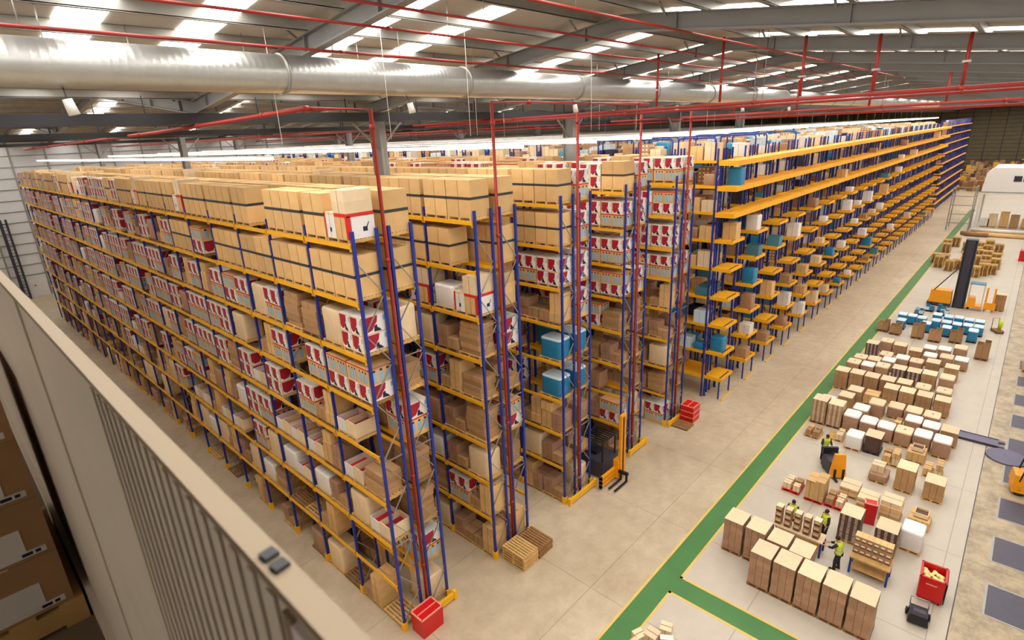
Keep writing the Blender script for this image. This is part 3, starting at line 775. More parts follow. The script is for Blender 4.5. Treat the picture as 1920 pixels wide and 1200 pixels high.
for r in range(PRN):
    x = PR0 + PITCH * r
    root = thing('picking_rack', 'blue picking rack with yellow decks, %s row beyond the pallet racks' % ORD[r], 'rack', (x, PY, 0), 0, 'picking racks')
    for i in range(24 if r < 3 else 9):
        put(FMP, 'upright_frame', root, (0, i * BAY, 0)); put(FMP, 'upright_frame', root, (2.28 - FD, i * BAY, 0))
    long_ = r < 3
    for l, z in enumerate(LY):
        put(DM if (long_ or l >= 7) else DMS, 'shelf_deck', root, (0, 0, z)); put(TMW if l >= 6 else TM, 'end_shelf', root, (0.16, -0.07, z))
    for u in (0.2, 2.05):
        put(EPM, 'end_post', root, (u, -0.16, 0)); put(FOOTM, 'foot_post', root, (u, -1.2, 0))
    if r < 4:
        for i in range(23 if r == 0 else 6): put(HM, 'hoop', root, (2.28 if r % 2 else 0.0, i * BAY + 0.2, 0))
    b = MB(); b.box(0.1, 2.2, -0.04, 0.04, 0, 0.03, 'guard'); b.box(0.1, 0.2, -0.08, 0.08, 0, 0.1, 'guard')
    tag(b.build('floor_stop', None, (x, PY - 1.45, 0)), 'flat yellow floor stop below the %s yellow-decked row' % ORD[r], 'stop', 'floor stops')
# decks laid across the last pallet rack
# long yellow rack standing lengthwise past the last row
LX0, LX1 = 7.56 * S, 9.75 * S
lroot = thing('long_shelving', 'long yellow-decked blue shelving standing lengthwise toward the olive wall', 'rack', (LX0, 0.795 * S, 0))
n = int((LX1 - LX0) / 1.4)
pm = MB(); pm.box(-0.05, 0.05, -0.05, 0.05, 0, PH - 0.3, 'blue'); pm.box(-0.04, 0.04, 0.05, 1.1, 1.0, 1.05, 'galv'); pm.box(-0.05, 0.05, 1.1, 1.2, 0, PH - 0.3, 'blue')
pmm = pm.mesh('upright_frame')
for i in range(n + 1): put(pmm, 'upright_frame', lroot, (i * (LX1 - LX0) / n, 0, 0))
for z in LY:
    b = MB(); b.box(-0.2, LX1 - LX0 + 0.2, -0.35, 1.6, z - 0.16, z, 'deck'); b.build('shelf_deck', lroot)
# ---- goods on the yellow decks
GOODC = ['kraft', 'kraft2', 'kraft3', 'pale', 'teal', 'bluewrap', 'white', 'mauve', 'navy', 'dark', 'wrap', 'bluetop']
GDESC = {'kraft': 'kraft', 'kraft2': 'brown', 'kraft3': 'pale kraft', 'pale': 'buff', 'teal': 'teal', 'bluewrap': 'bright blue', 'white': 'white', 'mauve': 'wrapped brown', 'navy': 'navy', 'dark': 'dark grey', 'wrap': 'wrapped white', 'bluetop': 'pale blue'}
gm = {}
def good_mesh(c, v):
    if (c, v) not in gm:
        w, d, h = ((0.8, 0.9, 0.75), (0.9, 0.8, 1.1), (0.7, 0.8, 0.5), (0.88, 0.9, 0.9))[v]
        if c in ('wrap', 'mauve', 'bluewrap') : gm[c, v] = bundle(-d / 2, d / 2, -w / 2, w / 2, 0, h, c)
        elif c in ('teal', 'navy'): gm[c, v] = open_box(-d / 2, d / 2, -w / 2, w / 2, 0, h * 0.7, c, 'dark' if c == 'navy' else 'pale')
        else: gm[c, v] = carton(-d / 2, d / 2, -w / 2, w / 2, 0, h, c, True, 'dots' if (c == 'kraft2' and v == 1) else None)
    return gm[c, v]
gmesh = {}
rg = random.Random(5)
mass = MB(); nind = {}
NAMEG = {'wrap': 'wrapped_bundle', 'mauve': 'wrapped_bundle', 'bluewrap': 'wrapped_bundle', 'teal': 'open_tote', 'navy': 'open_tote'}
for r in range(PRN):
    x = PR0 + PITCH * r
    for l, z in enumerate(LY):
        # parcels set on the end shelves
        if rg.random() < (0.55 if r < 12 and l < 6 else 0.12) and l < 8:
            c = rg.choice(GOODC[:8] + ['wrap', 'wrap', 'white']); v = rg.randrange(3); f = good_mesh(c, v)
            nm = NAMEG.get(c, 'carton_on_shelf'); loc = (x + 1.05 + rg.uniform(-.25, .25), PY - 0.78 + rg.uniform(-.1, .1), z + 0.006)
            if (c, v) not in gmesh: gmesh[c, v] = f.mesh(nm)
            if r == 0 and l == 0: c, v = 'wrap', 1; gmesh.setdefault((c, v), good_mesh(c, v).mesh(NAMEG[c]))
            tag(put(gmesh[c, v], nm, None, loc), '%s item on the end shelf, %s deck, %s yellow-decked row' % (GDESC[c], ORD[l], ORD[r]), 'parcel', 'parcels on the end shelves')
        top = l == 8
        nb = 23 if (top and r < 4) else 6 if r < 8 or top else 4
        if r >= 1 and top and r >= 4: nb = 23
        for bay in range(nb):
            for s_ in range(3):
                for side in (0, 1):
                    if rg.random() > (0.85 if l else 0.6): continue
                    c = rg.choice(GOODC if not top else ['kraft', 'kraft3', 'bluewrap', 'white', 'pale', 'mauve', 'kraft2', 'bluetop', 'navy']); v = rg.randrange(4)
                    f = good_mesh(c, v)
                    loc = (x + (0.48 if side == 0 else 1.78), PY + bay * BAY + 0.53 + 0.98 * s_, z + 0.004)
                    if r < 3 and bay < 2 and side == 0 and not top and nind.get('n', 0) < 120:
                        nind['n'] = nind.get('n', 0) + 1
                        nm = NAMEG.get(c, 'carton_on_shelf')
                        if (c, v) not in gmesh: gmesh[c, v] = f.mesh(nm)
                        tag(put(gmesh[c, v], nm, None, loc), '%s item, %s spot of %s bay, %s deck, %s yellow-decked row' % (GDESC[c], ORD[s_], ORD[bay], ORD[l], ORD[r]), 'parcel', 'parcels inside the picking racks')
                    else:
                        add_far(mass, f, loc)
for l, z in enumerate(LY):
    xx = LX0 + (LX1 - LX0) / n / 2
    while xx < LX1:
        if rg.random() < 0.9: add_far(mass, good_mesh(rg.choice(['navy', 'navy', 'dark', 'kraft2', 'mauve', 'teal']) if l < 8 else rg.choice(['bluetop', 'mauve', 'kraft', 'white']), rg.randrange(4)), (xx, 0.795 * S + 0.55, z + 0.004))
        xx += (LX1 - LX0) / n
tag(mass.build('stored_goods_mass'), 'countless small goods filling the decks of the picking racks', 'goods', None, 'stuff')

# ------------------------------------------------------------------ strip lights over the aisles
aisles = [0.30 * S] + [(RACK_A[k] + 2.28 + (RACK_A[k + 1] if k < 4 else PR0)) / 2 for k in range(5)] + [PR0 + PITCH * r + 2.28 + (PITCH - 2.28) / 2 for r in range(PRN)]
LZ = 0.974 * S
def light_meshes(l):
    h = MB(); h.box(-0.13, 0.13, 0, l, 0.07, 0.12, 'white'); h.quad([(-0.13, 0, 0.08), (-0.36, 0, 0.05), (-0.36, l, 0.05), (-0.13, l, 0.08)], 'white'); h.quad([(0.13, 0, 0.08), (0.13, l, 0.08), (0.36, l, 0.05), (0.36, 0, 0.05)], 'white')
    t = MB(); t.box(-0.10, 0.10, 0, l, -0.09, 0.065, 'tube')
    return h.mesh('housing'), t.mesh('tube')
LH, LT = light_meshes(68.0)
rod = MB(); rod.tube([(0, 0, 0.1), (0, 0, 1.35)], 0.006, 'galv', n=5); RODM = rod.mesh('hanger')
for i, x in enumerate(aisles[1:]):
    root = thing('strip_light', 'long white strip light hung over the %s aisle beyond the first double rack' % ORD[i], 'light', (x, (0.86 if i else 1.5) * S, LZ - (0 if i else 0.15)), 0, 'strip lights over the aisles')
    put(LH, 'housing', root); put(LT, 'tube', root)
    for k in range(5): put(RODM, 'hanger', root, (0, 1 + k * 9.0, 0))
root = thing('strip_light', 'added strip light out of view over the mezzanine, brightening the cream wall', 'light', (-3.6, -1.0, S + 0.5), 0, 'strip lights over the aisles')  # added lamp, out of view, to brighten the mezzanine wall and trim
put(LH, 'housing', root); put(LT, 'tube', root)
FLOOR = [
 [(20.97, 5.62, 1.75, 'kraft_tall'), (20.97, 4.69, 1.75, 'kraft_tall'), (20.97, 3.76, 1.75, 'kraft_tall'), (20.97, 2.83, 1.75, 'kraft_tall'), (20.97, 1.90, 1.75, 'kraft_tall')],
 [(22.35, 7.32, 1.75, 'kraft_tall'), (22.35, 6.35, 1.75, 'kraft_tall'), (22.35, 5.42, 1.60, 'kraft_tall'), (22.35, 4.49, 1.50, 'kraft_tall')],
 [(26.42, 3.49, 1.50, 'dark_label'), (26.38, 2.05, 1.45, 'dark_label'), (27.51, 1.21, 1.10, 'white_wrap')],
 [(28.78, 6.70, 0.45, 'red_low'), (28.68, 5.56, 1.30, 'red_big'), (28.75, 4.63, 0.70, 'red_low'), (30.21, 4.29, 0.55, 'flat'), (29.58, 3.36, 0.65, 'flat'), (29.27, 2.32, 1.10, 'flat_tall'), (29.60, 1.16, 0.75, 'tray')],
 [(32.55, 3.43, 0.95, 'steps'), (34.84, 3.24, 1.00, 'jumble'), (32.45, 2.24, 1.40, 'kraft_wrap'), (36.01, 2.23, 0.90, 'tray'), (34.87, 1.28, 1.00, 'jumble'), (37.42, 1.25, 1.10, 'white_top'), (32.43, 0.98, 1.10, 'kraft_wrap')],
 [(35.38, 7.52, 0.45, 'jumble'), (35.89, 6.34, 0.30, 'low'), (35.33, 5.25, 0.95, 'white_wrap'), (35.56, 4.32, 1.15, 'bottle')],
 [(37.50, 7.78, 1.70, 'dots'), (37.50, 6.85, 1.65, 'dots'), (37.50, 5.92, 1.20, 'white_top'), (37.50, 4.99, 1.05, 'white_top'), (37.50, 4.06, 1.00, 'white_top'), (37.50, 3.13, 1.00, 'pale_top'), (37.50, 2.20, 1.10, 'white_top')],
 [(39.68, 7.86, 0.80, 'white_top'), (40.52, 6.92, 1.00, 'kraft_wrap'), (39.41, 5.79, 0.90, 'white_top'), (40.54, 5.12, 1.05, 'pale_top'), (39.03, 3.87, 0.90, 'jumble'), (39.64, 2.94, 0.90, 'white_top'), (39.41, 2.01, 0.90, 'white_top'), (39.16, 1.08, 1.00, 'kraft_wrap')],
 [(41.65, 6.65, 1.10, 'kraft_wrap'), (42.32, 5.72, 0.80, 'low_kraft'), (41.14, 4.11, 0.85, 'pale_top'), (41.14, 3.14, 0.85, 'pale_top'), (40.96, 2.17, 0.90, 'pale_top')],
 [(43.10, 4.79, 1.25, 'kraft_wrap'), (43.10, 3.86, 1.25, 'kraft_wrap'), (43.10, 2.89, 1.25, 'kraft_wrap'), (43.10, 1.90, 1.20, 'kraft_wrap')],
 [(43.88, 8.00, 1.45, 'kraft_wrap'), (43.97, 7.07, 1.45, 'kraft_wrap'), (43.94, 6.14, 1.45, 'kraft_wrap'), (44.32, 5.21, 1.30, 'kraft_wrap'), (44.43, 4.25, 1.30, 'kraft_wrap'), (44.64, 3.19, 1.20, 'pale_top'), (44.69, 2.03, 1.20, 'pale_top')],
 [(47.40, 7.99, 0.95, 'pale_top'), (47.40, 7.03, 0.95, 'white_top'), (47.40, 6.08, 1.10, 'pale_top'), (47.40, 5.02, 1.15, 'dark_label'), (47.40, 4.09, 1.15, 'dark_label'), (47.40, 3.16, 1.20, 'kraft_wrap'), (47.40, 2.14, 1.20, 'pale_top')],
 [(49.14, 7.88, 0.80, 'pale_top'), (49.28, 6.95, 0.80, 'pale_top'), (49.43, 6.02, 0.90, 'white_top'), (50.57, 5.30, 0.90, 'white_top'), (50.65, 4.37, 0.80, 'pale_top'), (50.32, 3.30, 1.10, 'kraft_wrap'), (49.93, 2.12, 1.10, 'kraft_wrap')],
 [(51.77, 7.60, 1.25, 'dark_label'), (53.74, 6.89, 1.00, 'pale_top'), (50.65, 6.40, 0.90, 'pale_top'), (53.54, 5.89, 0.90, 'kraft_wrap'), (52.88, 4.76, 0.90, 'kraft_wrap'), (54.23, 3.97, 0.90, 'white_top'), (52.36, 3.73, 0.90, 'white_top'), (54.56, 3.04, 0.90, 'white_top'), (52.70, 2.71, 0.90, 'pale_top'), (55.61, 2.08, 0.90, 'pale_top'), (52.72, 1.77, 0.90, 'white_top')],
 [(59.29, 8.13, 1.00, 'open'), (58.90, 7.10, 1.00, 'open'), (58.86, 5.42, 1.40, 'open'), (58.71, 4.15, 1.10, 'open'), (59.39, 2.74, 1.20, 'open'), (60.31, 1.70, 1.10, 'blue'), (56.17, 0.73, 1.50, 'open')],
 [(62.88, 7.22, 0.90, 'blue'), (60.83, 7.02, 0.90, 'blue'), (62.82, 6.44, 0.90, 'blue'), (62.58, 5.65, 0.90, 'blue'), (61.05, 5.12, 0.90, 'blue'), (64.46, 4.69, 0.90, 'blue'), (62.39, 4.56, 0.90, 'blue'), (64.29, 3.81, 0.90, 'blue'), (62.39, 3.76, 0.90, 'blue'), (60.70, 3.58, 0.90, 'blue'), (64.48, 3.04, 0.90, 'blue'), (62.23, 2.99, 0.90, 'blue'), (64.20, 2.27, 0.90, 'blue'), (62.37, 2.22, 0.90, 'blue'), (64.16, 1.50, 0.90, 'blue'), (62.40, 1.45, 0.90, 'blue')],
 [(66.56, 6.38, 0.70, 'blue_mess'), (68.35, 5.73, 0.70, 'blue_mess'), (68.62, 4.77, 0.80, 'blue_mess'), (67.45, 4.43, 0.60, 'blue_mess')],
]
PSTACK = [(104.97, 8.26), (100.87, 7.99), (106.22, 7.38), (93.49, 8.25), (92.23, 7.29), (102.17, 5.78), (105.39, 5.31), (103.92, 4.32), (105.17, 3.44), (100.64, 4.44), (101.91, 3.49), (102.55, 2.27), (98.68, 4.14), (97.43, 3.19), (94.56, 5.19), (94.93, 3.17), (96.18, 2.18), (92.87, 4.04), (91.3, 3.02), (92.56, 2.04), (89.7, 4.69), (87.81, 4.48), (86.54, 3.63), (87.92, 2.93), (89.18, 2.18), (88.66, 6.35), (90.16, 7.63), (90.38, 5.77)]
# ------------------------------------------------------------------ loads on the marshalling floor
def floor_load(style, h, seed):
    r = random.Random(seed); P = []; X, Y = 0.53, 0.44; z = 0.142
    red = style.startswith('red'); wm = 'redbox' if red else 'dark' if style == 'bottle' else 'wood2' if style in ('kraft_tall', 'dots', 'open') else 'wood'
    P.append(('pallet', pallet_mesh(2 * Y, 2 * X, wm)))
    def layers(n, m, top=None, st=None, z0=z, hh=None, taper=0.0):
        hh = hh or (h - z0) / n
        for i in range(n):
            dx, dy = r.uniform(-.008, .008), r.uniform(-.008, .008)
            b = carton(-X + 0.02 + dx, X - 0.02 + dx, -Y + 0.02 + dy, Y - 0.02 + dy, z0 + i * hh, z0 + (i + 1) * hh - 0.003, m, True, st, nseam=3)
            if top and i == n - 1: b.box(-X + 0.02 + dx, X - 0.02 + dx, -Y + 0.02 + dy, Y - 0.02 + dy, z0 + (i + 1) * hh - 0.003, z0 + (i + 1) * hh + 0.004, top)
            P.append(('carton_layer', b.mesh('carton_layer')))
    def small(n, z0, m=('kraft', 'kraft2', 'kraft3'), hmax=None):
        for i in range(n):
            gx, gy = (i % 2), (i // 2) % 2; x0 = -X + 0.03 + gx * X + r.uniform(0, .04); y0 = -Y + 0.03 + gy * Y + r.uniform(0, .04); zz = z0 if i < 4 else z0 + 0.36
            b = carton(x0, x0 + X - 0.1 - r.uniform(0, .08), y0, y0 + Y - 0.09 - r.uniform(0, .06), zz, zz + (0.355 if i < n - 4 or n <= 4 else r.uniform(.2, (hmax or h) - z0 - .3 if (hmax or h) - z0 - .3 > .22 else .25)), r.choice(m)); P.append(('carton', b.mesh('carton')))
    if style == 'kraft_tall': layers(6, 'mauve', 'kraft3')  # light from above put into the colours: paler top, darker sides
    elif style == 'kraft_wrap': layers(3, 'kraft2', 'kraft3')  # top sheet coloured paler to stand in for overhead light
    elif style in ('dots', 'dark_label'): layers(4 if h > 1.3 else 3, 'kraft2' if style == 'dots' else 'printbrown', 'kraft3', 'dots')
    elif style == 'bottle':
        P.append(('wrapped_bundle', bundle(-X + .02, X - .02, -Y + .02, Y - .02, z, h - 0.03, 'cooldark').mesh('wrapped_bundle'))); P.append(('top_sheet', carton(-X + .02, X - .02, -Y + .02, Y - .02, h - 0.028, h, 'kraft3', False).mesh('top_sheet')))
    elif style in ('white_top', 'pale_top', 'white_wrap'):
        b = bundle(-X, X, -Y, Y, z, h, 'wrap' if style == 'white_wrap' else 'mauve', 'wrap' if style != 'pale_top' else 'pale'); P.append(('wrapped_bundle', b.mesh('wrapped_bundle')))
        if style == 'pale_top' and r.random() < 0.6: b = MB(); b.box(-.06, .06, -.07, .03, h - 0.002, h + 0.005, 'dark'); P.append(('label', b.mesh('label')))
    elif style == 'steps':
        P.append(('wrapped_bundle', bundle(-X, X, -Y, Y, z, 0.52, 'mauve').mesh('wrapped_bundle'))); P.append(('carton', carton(-.25, .38, -.2, .38, 0.523, h, 'kraft3').mesh('carton')))
    elif style in ('jumble',): small(6 if h > 0.6 else 4, z)
    elif style == 'low': small(2, z)
    elif style == 'low_kraft': layers(2, 'kraft', None)
    elif style in ('flat', 'flat_tall'):
        n = 4; hh = (h - z) / n
        for i in range(n): P.append(('carton_layer', carton(-X + r.uniform(0, .1), X - r.uniform(0, .1), -Y + r.uniform(0, .05), Y - r.uniform(0, .05), z + i * hh, z + (i + 1) * hh - 0.003, ('kraft', 'kraft3')[i % 2]).mesh('carton_layer')))
    elif style == 'tray':
        layers(2, 'kraft', None, None, z, (h - 0.25 - z) / 2); P.append(('open_tray', open_box(-.3, .3, -.3, .25, h - 0.245, h, 'kraft3', 'printbrown').mesh('open_tray')))
    elif style == 'red_low': small(4, z)
    elif style == 'red_big':
        for i in range(2): P.append(('carton', carton(-X + .01, X - .01, -Y + i * Y, -Y + (i + 1) * Y - 0.004, z, h - 0.12 * i, 'kraft').mesh('carton')))
        b = MB(); b.quad([(-X, 0.44, h - .12), (-X, 0.02, h - .12), (-X - .18, 0.02, h + .02), (-X - .18, 0.44, h + .02)], 'kraft3'); b.quad([(-X, 0.44, h - .125), (-X - .18, 0.44, h + .015), (-X - .18, 0.02, h + .015), (-X, 0.02, h - .125)], 'kraft2'); P.append(('flap', b.mesh('flap')))
    elif style == 'open':
        P.append(('open_carton', open_box(-X + .01, X - .01, -Y + .01, -0.01, z, h, 'kraft2', 'printbrown').mesh('open_carton'))); P.append(('open_carton', open_box(-X + .01, X - .05, 0.0, Y - .01, z, h - r.uniform(.05, .25), 'kraft2', 'kraft3').mesh('open_carton')))
        for s_ in (-1, 1):
            b = MB(); b.bar((X * s_ * .9, -Y + .03, h - .01), (X * s_ * 1.15, -Y + .03, h + .1), 0.05, 0.015, 'kraft3'); b.quad([(-X * .9, -.02, h), (-X * .9, -Y + .02, h), (-X * 1.2, -Y + .02, h + .1), (-X * 1.2, -.02, h + .1)], 'kraft3'); P.append(('flap', b.mesh('flap')))
            break
    elif style == 'blue':
        P[0] = ('pallet', pallet_mesh(0.72, 0.98, 'dark')); P.append(('wrapped_bundle', bundle(-.48, .48, -.355, .355, z, h, 'bluewrap', 'bluetop').mesh('wrapped_bundle')))
    elif style == 'blue_mess':
        P[0] = ('pallet', pallet_mesh(0.72, 0.98, 'dark'))
        for i in range(4): P.append(('open_tote', open_box(-.47 + .48 * (i % 2), -.03 + .48 * (i % 2), -.35 + .36 * (i // 2), -.02 + .36 * (i // 2), z, z + r.uniform(.25, h - .2), ('teal', 'bluetop', 'bluewrap')[(i + seed) % 3], 'dark').mesh('open_tote')))
    return P
SDESC = {'kraft_tall': 'tall brown carton stack, taped top toned as lit', 'kraft_wrap': 'brown carton block on pallet', 'dots': 'tall brown cartons dotted with white labels', 'dark_label': 'dark brown cartons with white labels', 'bottle': 'dark bottle pack under a card sheet', 'white_top': 'wrapped load with white top', 'pale_top': 'wrapped load with buff top', 'white_wrap': 'loosely wrapped white load', 'steps': 'single pale carton on a low wrapped block', 'jumble': 'jumbled small cartons on pallet', 'low': 'nearly empty pallet with two cartons', 'low_kraft': 'low kraft carton pair', 'flat': 'low stack of flat cartons', 'flat_tall': 'higher stack of flat cartons', 'tray': 'carton block topped by an open tray', 'red_low': 'small cartons on a red pallet', 'red_big': 'big open-flapped cartons on a red pallet', 'open': 'open-topped brown cartons', 'blue': 'blue wrapped load with pale lid', 'blue_mess': 'mixed teal and blue totes'}
for ri, row in enumerate(FLOOR):
    seen = 0
    for i, (x, y, h, st) in enumerate(row):
        root = thing('wrapped_pallet_load' if st in ('white_top', 'pale_top', 'white_wrap', 'blue', 'steps', 'bottle') else 'carton_pallet_load', '%s, %s from walkway, %s floor row' % (SDESC[st], ORD[i], ORD[ri]), 'pallet load', (x, y, 0), 0, 'pallet loads on the marshalling floor')
        for nm, me in floor_load(st, h, ri * 40 + i): put(me, nm, root)
pst = pallet_mesh(1.0, 1.2, 'wood')
for i, (x, y) in enumerate(PSTACK):
    for k in range(8 + i % 3):
        tag(put(pst, 'stacked_pallet', None, (x + 0.03 * math.sin(i + k), y + 0.03 * math.cos(i * 2 + k), k * 0.146)), 'bare wooden pallet, %s up in the %s pallet stack beyond the tall mast truck' % (ORD[k], ORD[i]), 'pallet', 'stacked bare pallets')
# two pallet stacks at the second rack end
for s_, n_ in ((0, 5), (1, 4)):
    for k in range(n_):
        tag(put(PM2 if s_ else PM, 'loose_pallet', None, (15.2 + s_ * 1.06, 14.58 + 0.02 * math.sin(k * 2), k * 0.146), 0.04 * math.sin(k * 3 + s_)), 'bare pallet, %s up in the %s stack at the second rack end' % (ORD[k], ('paler', 'darker')[s_]), 'pallet', 'pallets at the second rack end')
# cartons piled at the bottom edge by the cross walkway
for i, (x, y, s_, m) in enumerate(((15.3, 7.75, .5, 'kraft3'), (15.95, 7.5, .45, 'kraft3'), (15.35, 7.15, .5, 'white'), (14.75, 7.4, .5, 'wrap'), (15.0, 8.15, .42, 'kraft3'), (14.5, 8.0, .45, 'pale'))):
    tag(put(carton(-s_ / 2, s_ / 2, -s_ / 2, s_ / 2, 0, s_ * 0.75, m).mesh('loose_carton'), 'loose_carton', None, (x, y, 0.001), 0.3 * i), '%s loose carton beside the cross walkway, %s in the small pile' % ({'kraft3': 'pale kraft', 'white': 'white', 'wrap': 'white wrapped', 'pale': 'buff'}[m], ORD[i]), 'carton', 'pale cartons by the cross walkway')

# ------------------------------------------------------------------ red crates
def red_crate(l, w, h, lid):
    b = MB(); b.box(-l / 2, l / 2, -w / 2, w / 2, 0, h, 'redbox', taper=-0.02)
    P = [('body', b)]
    b = MB(); e = 0.03
    for a in ((-l / 2 - .03, l / 2 + .03, -w / 2 - .03, -w / 2 + e), (-l / 2 - .03, l / 2 + .03, w / 2 - e, w / 2 + .03), (-l / 2 - .03, -l / 2 + e, -w / 2, w / 2), (l / 2 - e, l / 2 + .03, -w / 2, w / 2)): b.box(*a, h - 0.01, h + 0.03, 'redrim')
    if lid: b.box(-l / 2, l / 2, -0.02, 0.02, h - 0.01, h + 0.03, 'redrim')
    P.append(('rim', b)); return P
root = thing('red_crate', 'big red lidded crate at the end of the first rack', 'crate', (9.95, 14.95, 0), 0)
for nm, b in red_crate(1.02, 0.72, 0.92, True): b.build(nm, root)
tag(put(PM2, 'loose_pallet', None, (31.3, 14.55, 0.0)), 'flat brown pallet in front of the stacked red totes', 'pallet')
for i in range(3):
    root = thing('red_tote', 'red plastic tote, %s up in the stack beside the flat brown pallet' % ORD[i], 'tote', (32.45, 14.5, i * 0.40), 0, 'stacked red totes')
    for nm, b in red_crate(0.98, 0.9, 0.36, i == 2): b.build(nm, root)
root = thing('red_tote', 'small bright red tote on the flat cartons in the packing area', 'tote', (28.2, 3.05, 0.0), 0.2)
for nm, b in red_crate(0.42, 0.5, 1.15, False): b.build(nm, root)
root = thing('red_bin', 'red bin at the edge of the dock strip beyond the bare pallets', 'bin', (99.5, -0.6, 0))
for nm, b in red_crate(1.2, 1.2, 1.4, False): b.build(nm, root)

# ------------------------------------------------------------------ packing benches
def bench(name, label, x0, x1, y0, y1, h, lower):
    root = thing(name, label, 'bench', ((x0 + x1) / 2, (y0 + y1) / 2, 0)); hx, hy = (x1 - x0) / 2, (y1 - y0) / 2
    b = MB(); b.box(-hx, hx, -hy, hy, h - 0.06, h, 'kraft3' if not lower else 'wood'); b.build('worktop', root)
    for sx in (-1, 1):
        for sy in (-1, 1):
            b = MB(); b.box(sx * (hx - .06) - .04, sx * (hx - .06) + .04, sy * (hy - .06) - .04, sy * (hy - .06) + .04, 0, h - 0.061, 'blue'); b.build('leg', root)
    b = MB(); b.box(-hx + .02, hx - .02, -hy + .1, hy - .1, 0.28, 0.33, 'wood'); b.build('lower_shelf', root)
    return root
bench('packing_bench', 'pale topped packing bench carrying the five carton towers', 24.0, 24.75, 4.1, 6.3, 0.86, False)
bench('packing_bench', 'wooden packing bench on blue legs under the pigeonhole cartons', 23.95, 24.85, 1.5, 3.0, 0.86, True)
for i in range(5):
    for k in range(3):
        o = thing('shelf_carton', 'open-fronted brown carton, %s up in the %s tower on the pale bench' % (ORD[k], ORD[i]), 'carton', (24.3, 6.08 - i * 0.41, 0.862 + k * 0.325), 0, 'carton towers on the pale bench')
        b = open_box(-.17, .17, -.14, .14, 0, .32, 'kraft2', 'printbrown')
        b = MB(); b.box(-.17, .17, -.14, .14, 0, .32, 'kraft2', top='kraft3'); b.box(-.175, -.17, -.1, .1, .17, .27, 'kraft3'); b.box(-.175, -.17, -.12, .12, .04, .13, 'printbrown'); b.build('box', o)
        b = MB(); b.box(-.172, .172, -.142, .142, .312, .322, 'kraft3'); b.build('lid', o)
for i in range(6):
    for k in range(3):
        o = thing('shelf_carton', 'brown carton with white label, %s up, %s across the pigeonhole block' % (ORD[k], ORD[i]), 'carton', (24.5, 2.86 - i * 0.235, 0.862 + k * 0.30), 0, 'pigeonhole cartons on the wooden bench')
        b = MB(); b.box(-.2, .2, -.115, .115, 0, .296, 'kraft2', top='kraft'); b.box(-.203, -.2, -.07, .07, .12, .2, 'white'); b.build('box', o)
        b = MB(); b.box(-.202, -.199, -.1, .1, .04, .09, 'printbrown'); b.build('slot', o)

